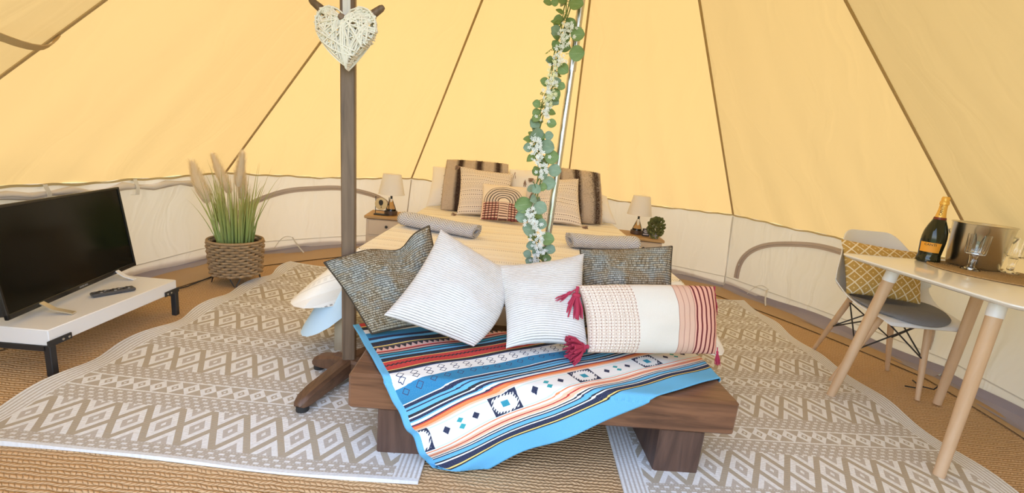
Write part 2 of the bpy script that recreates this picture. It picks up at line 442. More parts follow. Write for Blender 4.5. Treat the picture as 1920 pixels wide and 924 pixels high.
def rug(label, x0, x1, y0, y1, wavel, waver, mat, skew=0, front=0):
    W, L = x1 - x0, y1 - y0; nu, nv = 60, 90; P = []; uv = []
    for j in range(nv):
        for i in range(nu):
            a, b = i / (nu - 1), j / (nv - 1)
            dl = wavel * exp(-a * 12); dr = waver * exp(-(1 - a) * 12)
            wl = sin(b * 31 + 1) + .6 * sin(b * 17); 
            x = x0 + W * a + dl * .02 * wl + dr * .02 * wl + skew * b
            y = y0 + L * b + front * (a - .5) + .012 * sin(a * 6) * exp(-b * 14)
            z = .008 + (dl + dr) * .010 * (1 + sin(b * 31 + 2.4)) + .004 * (1 + sin(a * 7 + b * 3)) * .3 + .006 * exp(-b * 60) * (1 + sin(a * 16)) * .5
            P.append((x, y, z)); uv.append((a * W, b * L))
    mb = MB().grid(P, nu, nv, uv=uv)
    o = len(mb.v)                                           # the edges reach the floor
    per = [i for i in range(nu)] + [j * nu + nu - 1 for j in range(1, nv)] + [(nv - 1) * nu + i for i in range(nu - 2, -1, -1)] + [j * nu for j in range(nv - 2, 0, -1)]
    low = [(P[q][0], P[q][1], .001) for q in per]
    mb.v += low; mb.uv += [uv[q] for q in per]; n = len(per)
    mb.f += [(per[i], o + i, o + (i + 1) % n, per[(i + 1) % n]) for i in range(n)]
    r = obj('patterned_rug', mb, mat); return tag(r, label, 'rug', 'woven patterned rugs beside the bed')
rug('beige and white woven rug between television bench and wooden coat stand', -1.75, -.223, 1.225, 3.46, 1, 0, rug_mat('rug_weave_left', 1.527, 2.235, .39), 0, .03)
rug('beige and white woven rug under the white round-legged table', .445, 1.955, 1.02, 3.62, 0, .6, rug_mat('rug_weave_right', 1.51, 2.6, .09), .05, .1)

# ------------------------------------------------------------------ fabrics
def woven_mat(name):
    M = Mat(name, rough=.95, spec=.1); u, v = M.uv()
    w = (M.noise(4, 2) - .5) * .02; r = (v + w) / .0105; q = u / .0085 + r.fl() * .5
    rw = (r.fr() * pi).sin(); bd = (q.fr() * pi).sin(); tex = rw * .84 + bd * .16
    n = M.noise(1, 2, .6, M.comb(u * 7, v * 4)); st = M.noise(1, 2, .6, M.comb(u * 22, (v / .0105).fl() * 3.7)); fine = M.noise(1, 1, .5, M.comb(u * 240, (v / .0105).fl() * 1.9))
    c = M.ramp((n * 1.1 - .05 + (st - .5) * .5).clamp(), [(0, (.12, .07, .03)), (.30, (.28, .185, .085)), (.46, (.35, .285, .19)), (.58, (.30, .315, .29)), (.75, (.42, .43, .40)), (1, (.62, .59, .50))])
    c = M.mix(((fine - .45) * 1.8).clamp(), c, (.74, .70, .60)); c = M.mix(((.52 - fine) * 2.6).clamp(), c, (.09, .06, .035))
    M.col(M.mix((1.1 - tex * 1.35).clamp() * .85, c, (.04, .03, .02))).bump(tex, .004); return M.m
m_woven = woven_mat('brown_tweed_weave')
def stripe_mat(name):
    M = Mat(name, rough=.9, spec=.12); u, v = M.uv()
    w = M.noise(5, 2) * .004; r = ((v + w) / .0092).fr(); rib = (r * pi).sin()
    f = r.lt(.36); n = M.noise(120, 2)
    c = M.mix((f * (.25 + M.noise(40, 2) * .8)).clamp(), (.74, .70, .665), (.42, .385, .365)); c = M.mix((n - .4) * .5, c, (.85, .83, .8))
    M.col(c).bump(rib + n * .3, .002); return M.m
m_stripe = stripe_mat('grey_white_ticking')
M = Mat('lumbar_cover', rough=.9, spec=.12); u, v = M.uv()      # u 0 .. .57
waf = ((u / .0125).fr() * pi).sin() * ((v / .0125).fr() * pi).sin()
spk = ((u / .0192).fr()).bt(.42, .56) * ((v / .0148).fr()).bt(.3, .75)
c = M.mix(spk * .8, M.mix(waf, (.70, .55, .44), (.86, .76, .66)), (.22, .07, .06))
mid = (.70, .635, .55); s_ = (u - .36)
pk = M.mix(((u - .375) / .0235).fr().lt(.12), (.66, .42, .31), (.40, .21, .15))
rd = M.mix(((u - .455) / .0222).fr().lt(.34), (.74, .39, .29), (.15, .028, .03))
c = M.mix(u.gt(.205), c, mid); c = M.mix(u.gt(.375), c, pk); c = M.mix(u.gt(.45), c, rd)
M.col(c).bump(waf * u.lt(.205) + M.noise(300, 1) * .4, .003); m_lumbar = M.m
M = Mat('crimson_yarn', (.42, .045, .085), .9, spec=.1); M.ob(); M.bump(M.noise(500, 1), .001); m_red = M.m
M = Mat('striped_fur', rough=1, spec=.05); u, v = M.uv()
n = M.noise(7, 3); s = ((u - .135) / .165 + (n - .5) * .10)
band = (1.45 - s.near() * 5.4).clamp()
c = M.mix(band ** 1.0, (.66, .54, .42), (.045, .022, .018)); c = M.mix((M.noise(1, 3, .6, M.comb(u * 260, v * 60)) - .35) * .4, c, (.68, .56, .43))
M.col(c).bump(M.noise(1, 2, .6, M.comb(u * 300, v * 90)), .006); m_fur = M.m
M = Mat('cream_dobby_cover', rough=.9, spec=.1); u, v = M.uv()
r = v / .036; ri = r.fl(); k4 = (ri * .25).fr()
dots = ((u / .018 + ri * .37).fr()).lt(.5) * r.fr().bt(.38, .62) * k4.lt(.3)
bars = ((u / .014).fr()).lt(.45) * r.fr().bt(.2, .85) * k4.bt(.3, .55)
zig = ((u / .022).tri() * .5 + .25 - r.fr()).abs().lt(.14) * k4.bt(.55, .8)
line = r.fr().lt(.09)
c = M.mix((dots * .8 + bars * .45 + zig * .4 + line * .5).clamp(), (.83, .74, .65), (.22, .15, .14))
M.col(c).bump(M.noise(260, 2) + dots, .002); m_dobby = M.m
M = Mat('rainbow_cover', rough=.9, spec=.1); u, v = M.uv()        # 0..1 both
dx = u - .5; dy = v - .44
rad = (dx * dx + dy.mx(0) * dy.mx(0)).sqrt() + (M.noise(6, 2) - .5) * .03
rings = (rad / .066 + .1).fr(); arc = rad.bt(.11, .47)
blk = arc * (rings.lt(.32)); gry = arc * rings.bt(.32, .75)
up = dy.gt(0)
plaid = arc * ((v / .062).fr().lt(.62)) ; vert = arc * ((u / .075).fr().lt(.3))
c = M.mix((gry * .6).clamp(), (.84, .73, .60), (.45, .38, .36)); c = M.mix(blk * .95, c, (.035, .025, .03))
cl = M.mix(plaid * .9, (.80, .60, .47), (.20, .03, .035)); cl = M.mix(vert * .8, cl, (.05, .02, .02)); cl = M.mix(rad.lt(.1) * ((v / .062).fr().lt(.4)) * .9, cl, (.10, .03, .03))
M.col(M.mix(up, cl, c)).bump(M.noise(90, 2), .002); m_rainbow = M.m
M = Mat('mustard_ogee', rough=.9, spec=.1); u, v = M.uv()
p = u / .058 + v / .062; q = u / .058 - v / .062; d = p.near().mx(q.near())
c = M.mix(d.gt(.435), (.54, .34, .10), (.80, .70, .52)); c = M.mix(d.bt(.30, .335), c, (.42, .26, .08)); c = M.mix(d.lt(.09) * (u * 0 + 1), c, (.80, .62, .32))
c = M.mix(d.lt(.20) * ((v / .007).fr().lt(.4)) * .5, c, (.40, .25, .08))
M.col(c).bump(M.noise(260, 1), .001); m_mustard = M.m
m_white = cloth_mat('white_cotton', (.84, .82, .80), .05)
m_pillow = cloth_mat('ivory_pillow_cotton', (.86, .82, .77), .05)
M = Mat('herringbone_towel', rough=.95, spec=.1); u, v = M.uv()
z = (u / .055).tri(); s = ((v / .0165) + z * 1.6).fr()
M.col(M.mix(s.lt(.5), (.84, .83, .84), (.38, .40, .51))).bump((s * pi).sin() + M.noise(250, 2), .003); m_towel = M.m
M = Mat('bedspread_weave', rough=.92, spec=.1); u, v = M.uv()      # v along the bed in metres
n = M.noise(3, 2); vv = v + (n - .5) * .01
r = (vv / .26).fr() * .26
l1 = r.bt(.02, .024) + r.bt(.05, .054) + r.bt(.083, .086)
l2 = r.bt(.03, .046) * ((u / .02).fr().lt(.55)) * .35
l3 = (r.bt(.15, .158) + r.bt(.168, .176)) * ((u / .012).fr().lt(.55))
br = r.bt(.19, .235)
c = M.mix((br * .30).clamp(), (.93, .905, .85), (.74, .64, .52)); c = M.mix((l1 * .32 + l2 * .45 + l3 * .75).clamp(), c, (.30, .25, .22))
M.col(c).bump(M.noise(1, 2, .5, M.comb(u * 90, v * 300)) , .002); m_spread = M.m
# serape
M = Mat('serape_throw', rough=.88, spec=.12); u, v = M.uv()
wv = M.noise(9, 2); v = v + (wv - .5) * .004
NV, BK, TE, SK, WT, CR, RD, OR, PE, YE, PK = (.012, .018, .06), (.012, .012, .02), (.02, .30, .42), (.13, .45, .72), (.86, .86, .84), (.80, .70, .60), (.55, .035, .03), (.85, .25, .07), (.90, .52, .33), (.85, .62, .18), (.74, .45, .38)
BL, MN, DB = (.02, .22, .42), (.60, .78, .74), (.03, .09, .28)
st = [(-.80, NV), (-.76, TE), (-.73, BK), (-.71, RD), (-.67, YE), (-.66, BK), (-.63, WT), (-.59, BL), (-.55, NV), (-.53, SK), (-.51, BK), (-.487, NV), (-.474, YE), (-.468, BK), (-.460, PK), (-.428, RD), (-.421, BK), (-.414, PK), (-.409, NV), (-.402, TE), (-.388, NV), (-.382, SK), (-.368, BK), (-.352, NV), (-.345, YE), (-.340, RD), (-.285, YE), (-.281, BK), (-.268, CR)]
st2 = [(-.300, RD), (-.285, YE), (-.281, BK), (-.268, DB), (-.262, WT), (-.205, BL), (-.152, WT), (-.146, NV), (-.136, SK), (-.126, NV), (-.121, SK), (-.110, BK), (-.104, WT), (-.098, NV), (-.091, SK), (-.086, WT), (-.079, NV), (-.075, RD), (-.070, OR), (-.062, PE), (-.052, WT), (-.043, MN), (-.040, WT), (.020, MN), (.025, WT), (.031, OR), (.034, WT), (.041, PE), (.050, WT)]
st3 = [(.04, PE), (.050, RD), (.054, PE), (.060, WT), (.066, BK), (.069, WT), (.071, NV), (.076, SK), (.090, BK), (.094, WT), (.097, NV), (.112, YE), (.115, BK), (.118, SK), (.15, (.10, .40, .66)), (.152, SK)]
def R(stops): return M.ramp(v + .82, [(p + .82, c) for p, c in stops], True)
c = M.mix(v.gt(-.30), R(st), R(st2)); c = M.mix(v.gt(.045), c, R(st3))
tri = ((u / .022).tri() * .024 - (v + .456)).gt(0) * v.bt(-.456, -.434); c = M.mix(tri, c, BK)
rz_ = (v + .313 + (u / .016).tri() * .006).abs().lt(.004); c = M.mix(rz_, c, BK)
un = (u / .048).near() * .048
for vc, sz in ((-.243, .013), (-.222, .012), (-.185, .012)):
    c = M.mix(((un + (v - vc).abs()) - sz).abs().lt(.0018), c, (.04, .05, .12))
P_ = .318; um = ((u + .157) / P_)
mu = um.near() * P_; dv = (v + .010).abs()
rect = mu.lt(.050) * dv.lt(.038)
ma, mb_ = mu / .050, dv / .038; sers = ma.mx(mb_) * .70 + (ma + mb_) * .30 + (((u + v) / .0125).fr().lt(.5)) * .15
c = M.mix(rect, c, NV); c = M.mix(rect * sers.lt(1.0), c, WT); c = M.mix(mu.lt(.013) * dv.lt(.012), c, TE)
m2 = (um.near() - .335).abs() * P_; c = M.mix((m2 + dv * 1.0).lt(.0135), c, NV)
m3 = (um + .5).near() * P_; c = M.mix((m3 + (dv - .011).abs() * 1.3).lt(.0125), c, (.03, .35, .38))
c = M.mix(((v - .030 + .004).abs()).lt(.0) , c, WT); c = M.mix(u.lt(-.462), c, SK)
n = M.noise(1, 1, .5, M.comb(u * 500, v * 500)); c = M.mix((n - .4) * .35, c, (.8, .8, .8))
M.col(c).bump((v / .003).fr() * .3 + n, .0014); m_serape = M.m

# ------------------------------------------------------------------ cushions
def cushion_mb(cor, th, n=30, pinch=.05, chop=0, seed=1, uvs=None, bulge=(0, 0, 0, 0), zmin=None, wr=.006, ex=.46):
    TL, TRc, BRc, BLc = [Vector(c) for c in cor]
    nrm = (TRc - TL).cross(BLc - TL).normalized()
    if nrm.y > 0: nrm = -nrm                       # front faces the door
    Wd = ((TRc - TL).length + (BRc - BLc).length) / 2; Hd = ((TL - BLc).length + (TRc - BRc).length) / 2
    if uvs is None: uvs = (Wd, Hd)
    rnd = random.Random(seed); ph = [rnd.uniform(0, 6) for _ in range(6)]
    def pos(s, t, side):
        a = 4 * t * (1 - t); b = 4 * s * (1 - s)
        l = pinch - bulge[0]; r = pinch - bulge[2]; bt = pinch - bulge[3]; tp = pinch - bulge[1]
        s2 = s + a * (l * (1 - s) - r * s); t2 = t + b * (bt * (1 - t) - tp * t)
        p = (BLc * (1 - s2) + BRc * s2) * (1 - t2) + (TL * (1 - s2) + TRc * s2) * t2
        h = th / 2 * (a * b) ** ex
        h += wr * (a * b) ** .5 * (sin(7 * s + 5 * t + ph[0]) + .7 * sin(13 * s - 9 * t + ph[1]) + .5 * sin(21 * t + 4 * s + ph[2]))
        e = min(s, 1 - s, t, 1 - t); h += .35 * wr * sin(40 * (s + t) + ph[3]) * exp(-e * 14) * (e > 1e-6)
        if chop: p += (TL - BLc).normalized() * (-chop * exp(-((s - .62) / .16) ** 2) * t ** 3); h *= 1 - .4 * exp(-((s - .62) / .12) ** 2) * t ** 2
        p = p + nrm * h * side
        if zmin is not None and p.z < zmin: p.z = zmin
        return p
    mb = MB(); g = [i / (n - 1) for i in range(n)]; g = [.5 - .5 * cos(pi * x) * (.6 + .4 * abs(cos(pi * x))) if 0 < x < 1 else x for x in g]
    for side in (1, -1):
        P = [pos(s, t, side) for t in g for s in g]; uv = [(s * uvs[0], t * uvs[1]) for t in g for s in g]
        o = len(mb.v); mb.grid(P, n, n, uv=uv)
        if side < 0: k = (n - 1) ** 2; mb.f[-k:] = [tuple(reversed(f)) for f in mb.f[-k:]]
    edge = [pos(s, 0, 1) for s in g] + [pos(1, t, 1) for t in g[1:]] + [pos(s, 1, 1) for s in g[-2::-1]] + [pos(0, t, 1) for t in g[-2:0:-1]]
    return mb, edge, pos
def cushion(name, label, cor, th, mat, cat='cushion', group=None, piping=None, **kw):
    mb, edge, pos = cushion_mb(cor, th, **kw)
    base = (Vector(cor[2]) + Vector(cor[3])) / 2
    o = obj(name, mb, mat, loc=base); tag(o, label, cat, group)
    if piping: obj('piping', MB().tube(edge, piping[0], 6, closed=True), piping[1], o)
    return o, pos
def tassel(par, top_, L, r, mat, d=Vector((0, 0, -1)), n=46, spread=1.0, seed=0):
    rnd = random.Random(seed); d = Vector(d).normalized(); a = d.orthogonal().normalized(); b = d.cross(a); mb = MB(); top_ = Vector(top_)
    mb.tube([top_, top_ + d * L * .2], r * .16, 6)
    R_ = d.to_track_quat('Z', 'Y').to_matrix()
    mb.lathe([(.001, 0), (r * .36, L * .05), (r * .42, L * .12), (r * .30, L * .19), (r * .001, L * .2)], 10, top_ + d * L * .18, R_)
    for i in range(n):
        w = rnd.uniform(0, 2 * pi); q = sqrt(rnd.random()); e = a * cos(w) + b * sin(w)
        p0 = top_ + d * L * .34 + e * r * .28 * q; p2 = top_ + d * L * rnd.uniform(.92, 1.02) + e * r * q * spread; p1 = (p0 + p2) / 2 + e * r * .15 * q
        mb.tube([p0, p1, p2], [r * .10, r * .11, r * .07], 4)
    return obj('tassel', mb, mat, par)
W1 = [(-0.730, 1.70, 0.566), (-0.370, 1.93, 0.711), (-0.215, 1.78, 0.345), (-0.501, 1.60, 0.333)]
S1 = [(-0.300, 1.82, 0.722), (-0.012, 1.81, 0.580), (-0.107, 1.58, 0.332), (-0.456, 1.59, 0.417)]
S2 = [(-0.07, 1.82, 0.593), (0.303, 1.84, 0.678), (0.33, 1.61, 0.353), (0.016, 1.58, 0.337)]
W2 = [(0.306, 1.97, 0.665), (0.709, 1.97, 0.722), (0.7, 1.78, 0.418), (0.325, 1.76, 0.385)]
LU = [(0.272, 1.7, 0.577), (0.829, 1.76, 0.613), (0.841, 1.66, 0.366), (0.328, 1.6, 0.345)]
m_pipe = cloth_mat('dark_brown_piping', (.06, .045, .03))
cushion('woven_cushion', 'brown and grey tweed cushion with dented top against the coat stand', W1, .10, m_woven, seed=3, chop=.05, pinch=.02, piping=(.004, m_pipe), group='cushions along the bench', zmin=.325)
cushion('woven_cushion', 'brown and grey tweed cushion standing behind the tasselled lumbar cushion', W2, .11, m_woven, seed=9, pinch=.02, piping=(.004, m_pipe), group='cushions along the bench', zmin=.325)
cushion('striped_cushion', 'grey striped cushion turned on its corner in front of the dented tweed cushion', S1, .15, m_stripe, seed=4, pinch=.06, bulge=(.0, .05, .20, .05), group='cushions along the bench', zmin=.322)
cushion('striped_cushion', 'grey striped cushion standing upright next to the red tasselled lumbar cushion', S2, .14, m_stripe, seed=5, pinch=.065, bulge=(.0, .015, .03, 0), group='cushions along the bench', zmin=.322)
lum, lpos = cushion('lumbar_cushion', 'long cream lumbar cushion with waffle end, red striped end and crimson tassels', LU, .14, m_lumbar, seed=6, pinch=.03, bulge=(.0, .05, .035, .03), uvs=(.57, .30), group='cushions along the bench', zmin=.325, ex=.4, wr=.004)
tassel(lum, lpos(0, 1, 1) + Vector((0, -.012, .0)), .125, .042, m_red, (-.08, -.25, -1), 60, seed=1)
tassel(lum, lpos(0, 1, 1) + Vector((-.004, -.012, -.012)), .115, .018, m_red, (-.85, -.2, -.55), 22, seed=5)
tassel(lum, lpos(0, 0, 1) + Vector((0, -.0, .025)), .085, .05, m_red, (-.9, -.35, -.12), 90, 1.2, seed=2)
tassel(lum, lpos(1, 1, 1) + Vector((.004, 0, 0)), .12, .02, m_red, (.06, -.1, -1), 34, seed=3)
tassel(lum, lpos(1, 0, 1) + Vector((.002, -.002, .03)), .07, .012, m_red, (.03, -.35, -1), 26, seed=4)
# head of the bed
PL = [(-0.786, 4.12, 0.85), (-0.339, 4.14, 0.894), (-0.296, 4.0, 0.533), (-0.80, 3.98, 0.50)]
PM = [(-0.24, 4.14, 0.875), (0.342, 4.14, 0.913), (0.374, 4.0, 0.553), (-0.198, 4.0, 0.51)]
PR = [(0.379, 4.14, 0.82), (0.812, 4.1, 0.741), (0.91, 3.98, 0.512), (0.452, 3.98, 0.505)]
F1 = [(-0.648, 4.02, 0.927), (-0.106, 4.04, 0.939), (-0.079, 3.88, 0.53), (-0.649, 3.86, 0.503)]
F2 = [(0.20, 4.04, 0.95), (0.707, 4.02, 0.941), (0.758, 3.86, 0.514), (0.25, 3.88, 0.508)]
C1 = [(-0.506, 3.86, 0.887), (-0.054, 3.9, 0.867), (-0.046, 3.66, 0.515), (-0.479, 3.64, 0.508)]
C2 = [(0.124, 3.9, 0.844), (0.508, 3.88, 0.883), (0.553, 3.64, 0.512), (0.154, 3.64, 0.510)]
TS = [(-0.09, 4.0, 0.90), (0.306, 4.0, 0.94), (0.336, 3.84, 0.54), (-0.052, 3.84, 0.53)]
RB = [(-0.284, 3.66, 0.779), (0.073, 3.68, 0.779), (0.08, 3.48, 0.520), (-0.271, 3.48, 0.514)]
gp = 'cushions and pillows at the head of the bed'
cushion('bed_pillow', 'ivory bed pillow behind the fur cushion on the television side', PL, .16, m_pillow, 'pillow', gp, seed=11, pinch=.03, zmin=.5)
cushion('bed_pillow', 'ivory bed pillow behind the fur cushion on the table side', PR, .16, m_pillow, 'pillow', gp, seed=12, pinch=.03, zmin=.5)
cushion('bed_pillow', 'ivory bed pillow at the middle of the headboard end behind the pole', PM, .14, m_pillow, 'pillow', gp, seed=13, pinch=.03, zmin=.5)
def hair(par, pos, n, L, mat, seed):
    rnd = random.Random(seed); mb = MB(); V = []; Fc = []; U = []
    for i in range(n):
        s, t = rnd.random(), rnd.random()
        p = pos(s, t, 1); c = pos(.5, .5, 0); d = (p - c).normalized(); d = (d + Vector((rnd.uniform(-.6, .6), rnd.uniform(-.7, .2), rnd.uniform(-.9, .3)))).normalized()
        w = d.cross(Vector((rnd.random(), rnd.random(), rnd.random()))).normalized() * .0014; l = L * rnd.uniform(.5, 1)
        k = len(V); V += [p - w, p + w, p + d * l]; Fc.append((k, k + 1, k + 2)); U += [(s * par['uw'], t * par['uh'])] * 3
    mb.add(V, Fc, U); o = obj('fur', mb, mat, par); tag(o, kind='stuff')
for cor, lab, sd_ in ((F1, 'brown banded faux fur cushion behind the cream cushion nearest the round-framed ornament', 14), (F2, 'brown banded faux fur cushion beside the ivory pillow on the table side', 15)):
    o, ps = cushion('fur_cushion', lab, cor, .15, m_fur, group=gp, seed=sd_, pinch=.0, bulge=(.01, .01, .01, .01), zmin=.5, ex=.36)
    o['uw'] = .55; o['uh'] = .45; hair(o, ps, 5000, .016, m_fur, sd_); del o['uw'], o['uh']
m_tas = cloth_mat('taupe_yarn', (.36, .25, .20))
for cor, lab, sd_ in ((C1, 'square cream cushion with rows of dashes behind the rainbow cushion', 16), (C2, 'square cream cushion with rows of dashes behind the garlanded pole', 17)):
    o, ps = cushion('dashed_cushion', lab, cor, .15, m_dobby, group=gp, seed=sd_, pinch=.035, zmin=.5)
    for q in ((0, 1), (0, 0), (1, 0)): tassel(o, ps(*q, 1), .055, .022, m_tas, (-.4 if q[0] == 0 else .5, -.6, -.2 if q[1] else -.05), 24, seed=sd_)
o, ps = cushion('tasselled_cushion', 'white cushion scattered with small taupe tassels behind the pole', TS, .13, m_pillow, group=gp, seed=18, pinch=.03, zmin=.5)
for s, t in ((.12, .92), (.34, .72), (.62, .9), (.8, .7), (.2, .4), (.5, .45), (.75, .4)): tassel(o, ps(s, t, 1) + Vector((0, -.004, 0)), .06, .022, m_tas, (0, -.15, -1), 24, seed=int(s * 90))
cushion('rainbow_cushion', 'small cream cushion with black arched rainbow over red plaid', RB, .11, m_rainbow, group=gp, seed=19, pinch=.02, uvs=(1, 1), zmin=.505)

# ------------------------------------------------------------------ bed
m_pine = wood_mat('pale_pine', (.47, .38, .26), (.36, .28, .18), 2, .6)
bed = thing('bed', 'double bed on pale timber legs covered by a cream striped bedspread', 'bed', (.04, 3.15, 0))
for (a, b) in ((-.80, 2.09), (.86, 2.09), (-.80, 4.10), (.86, 4.10)):
    l = obj('leg', MB().box((a, b + .02, .115), (.072, .08, .23)), m_pine, bed)
    obj('bolt', MB().lathe([(.001, 0), (.008, .001), (.008, .004), (.001, .005)], 10, (a - .006, b - .0205, .20), Matrix.Rotation(radians(90), 3, 'X')), plain('bolt_steel', (.25, .24, .22), .4, 1) if 'bolt_steel' not in bpy.data.materials else bpy.data.materials['bolt_steel'], l)
obj('frame', MB().box((.04, 2.185, .235), (1.62, .04, .1)).box((.04, 4.13, .235), (1.62, .04, .1)).box((-.79, 3.15, .235), (.04, 1.95, .1)).box((.85, 3.15, .235), (.04, 1.95, .1)), m_pine, bed)
for i in range(9): obj('slat', MB().box((.04, 2.32 + i * .21, .278), (1.56, .09, .018)), m_pine, bed)
def rounded_block(x0, x1, y0, y1, z0, z1, r, n=6):
    mb = MB(); P = []; m = 0; out = []
    for (cx_, cy_, a0) in ((x1 - r, y1 - r, 0), (x0 + r, y1 - r, pi / 2), (x0 + r, y0 + r, pi), (x1 - r, y0 + r, 1.5 * pi)):
        for i in range(n + 1): a = a0 + pi / 2 * i / n; out.append((cx_, cy_, cos(a), sin(a)))
    L = [(z0, r - .03), (z0 + .03, r), (z1 - .03, r), (z1 - .01, r - .01), (z1, r - .035)]
    for z, rr in L: P += [(c[0] + c[2] * rr, c[1] + c[3] * rr, z) for c in out]
    k = len(out); mb.grid(P, k, len(L), True); mb.f.append(tuple(range(k - 1, -1, -1))); mb.f.append(tuple(range((len(L) - 1) * k, len(L) * k))); return mb
obj('mattress', rounded_block(-.765, .845, 2.215, 4.13, .288, .485, .06), m_white, bed)
def drape(x0, x1, y0, y1, zt, drop, flare, amp, seed, nseg=60, nt=10, rr=.05, hump=.006):
    """cloth lying over a block: top sheet plus a folded skirt; drop(fx,fy,side) gives how low it hangs"""
    rnd = random.Random(seed); mb = MB(); out = []
    r = .07; corners = ((x1 - r, y1 - r, 0, 1), (x0 + r, y1 - r, pi / 2, 1), (x0 + r, y0 + r, pi, 1), (x1 - r, y0 + r, 1.5 * pi, 1))
    for ci, (cx_, cy_, a0, _) in enumerate(corners):
        for i in range(13): a = a0 + pi / 2 * i / 12; out.append((cx_ + r * cos(a), cy_ + r * sin(a), cos(a), sin(a), sin(pi * i / 12)))
        nx = corners[(ci + 1) % 4]; a = a0 + pi / 2; p = (cx_ + r * cos(a), cy_ + r * sin(a)); q = (nx[0] + r * cos(a), nx[1] + r * sin(a))
        for i in range(1, nseg): f = i / nseg; out.append((p[0] + (q[0] - p[0]) * f, p[1] + (q[1] - p[1]) * f, cos(a), sin(a), 0))
    k = len(out); P = []; uv = []
    for j in range(nt + 1):
        t = j / nt
        for i, (px, py, nx, ny, cn) in enumerate(out):
            d = drop(px, py, nx, ny, cn); w = t
            fold = amp * sin(i * .55 + seed) * t + amp * .6 * sin(i * .23 + 2 * seed) * t
            if t < .12: z = zt - rr * (t / .12) ** 2 * .5; o_ = rr * .5 * sin(t / .12 * pi / 2)
            else:
                q = (t - .12) / .88; z = zt - rr * .5 - (d - rr * .5) * q; o_ = rr * .5 + flare(px, py, nx, ny, cn) * q ** .8 + fold
            x, y = px + nx * o_, py + ny * o_; P.append((x, y, z)); uv.append((px + nx * (d * t), py + ny * (d * t)))
    mb.grid(P, k, nt + 1, True, uv)
    mb.f = [tuple(reversed(f)) for f in mb.f]
    # top
    o = len(mb.v); nx_, ny_ = 30, 34; T = []; tu = []
    for j in range(ny_):
        for i in range(nx_):
            a, b = i / (nx_ - 1), j / (ny_ - 1); x = x0 + (x1 - x0) * a; y = y0 + (y1 - y0) * b
            ex, ey = max(x0 + r - x, x - x1 + r, 0), max(y0 + r - y, y - y1 + r, 0); q = sqrt(ex * ex + ey * ey)
            if ex > 0 and ey > 0 and q > r: x += (1 if x < x0 + r else -1) * ex * (1 - r / q); y += (1 if y < y0 + r else -1) * ey * (1 - r / q)
            T.append((x, y, zt + hump * (sin(9 * a + seed) * sin(7 * b) + .5 * sin(17 * a + 11 * b)) * (16 * a * (1 - a) * b * (1 - b)) ** .5)); tu.append((x, y))
    mb.grid(T, nx_, ny_, uv=tu); return mb
def dspread(px, py, nx, ny, cn):
    foot = max(0, 1 - (py - 2.2) / 1.2)
    d = .25 if nx < .3 else .13 + .10 * foot
    if ny < -.5 and px > -.3: d = .2
    if px > 0: d += .12 * cn * max(0, 1 - (py - 2.15) / .3)
    return d
def fspread(px, py, nx, ny, cn):
    foot = max(0, 1 - (py - 2.15) / .7)
    f = .02 + .02 * foot
    if px < 0: f += .23 * cn * foot + (.09 * foot * max(0, -nx))
    else: f += .24 * cn * foot
    k = min(1, abs(nx) * 1.6) if ny < 0 else 1
    return .005 + (f - .005) * k
sp = obj('bedspread', drape(-.79, .885, 2.20, 4.14, .5, dspread, fspread, .008, 3), m_spread, loc=(.04, 3.1, .5)); tag(sp, 'cream striped bedspread with dotted rows laid over the bed', 'bedspread')
def dsheet(px, py, nx, ny, cn):
    foot = max(0, 1 - (py - 2.15) / .45)
    if px < 0: return .16 + .195 * cn ** .8 * foot + .13 * foot * max(0, -nx)
    return .10 + .245 * cn * max(0, 1 - (py - 2.15) / .3)
def fsheet(px, py, nx, ny, cn):
    foot = max(0, 1 - (py - 2.15) / .7)
    return .004 + (.24 if px < 0 else .225) * cn ** .8 * foot + (.085 * foot * max(0, -nx) if px < 0 else 0)
m_sheet = cloth_mat('pale_blue_white_sheet', (.58, .76, .90), .05)  # doorway skylight put into the colour, deepening the cloth's pale blue
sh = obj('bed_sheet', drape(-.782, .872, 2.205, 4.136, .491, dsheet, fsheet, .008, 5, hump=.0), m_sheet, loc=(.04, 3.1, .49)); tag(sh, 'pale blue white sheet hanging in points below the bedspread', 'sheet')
# rolled towels
def towel(label, p, q, mirror, seed):
    p, q = Vector(p), Vector(q); ax = (q - p).normalized(); sd_ = Vector((-ax.y, ax.x, 0)); L = (q - p).length
    mb = MB(); prof = []
    for i in range(90):          # flattened spiral
        a = i / 89 * 2 * pi * 3.1; r = .018 + .032 * i / 89; prof.append((r * 1.65 * cos(a), r * .95 * sin(a)))
    low = min(b for a, b in prof)
    P = []; uv = []; n = 22
    for j in range(n):
        t = j / (n - 1)
        for i, (a, b) in enumerate(prof):
            k = 1 + .05 * sin(5 * t + seed); e = (i / 89 - .6) * .012 * (1 if j == n - 1 else 0) * mirror
            w = .004 * sin(9 * t + i * .1)
            P.append(p + ax * (L * t + .016 * sin(i * .21) * (t - .5)) + sd_ * (a * k + w) + Vector((0, 0, (b - low) * k + .008 * 0))); uv.append((L * t, i * .012))
    mb.grid(P, len(prof), n, uv=uv)
    o = obj('rolled_towel', mb, m_towel, loc=((p + q) / 2)); tag(o, label, 'towel', 'rolled towels on the bed')
    md = o.modifiers.new('thick', 'SOLIDIFY'); md.thickness = .006; md.offset = 0; return o
towel('grey herringbone towel roll on the bed beside the tweed cushion with dented top', (-.74, 2.98, .505), (-.23, 2.78, .505), 1, 1)
towel('grey herringbone towel roll on the bed behind the square tweed cushion', (.36, 2.80, .505), (.80, 2.93, .505), 1, 2)

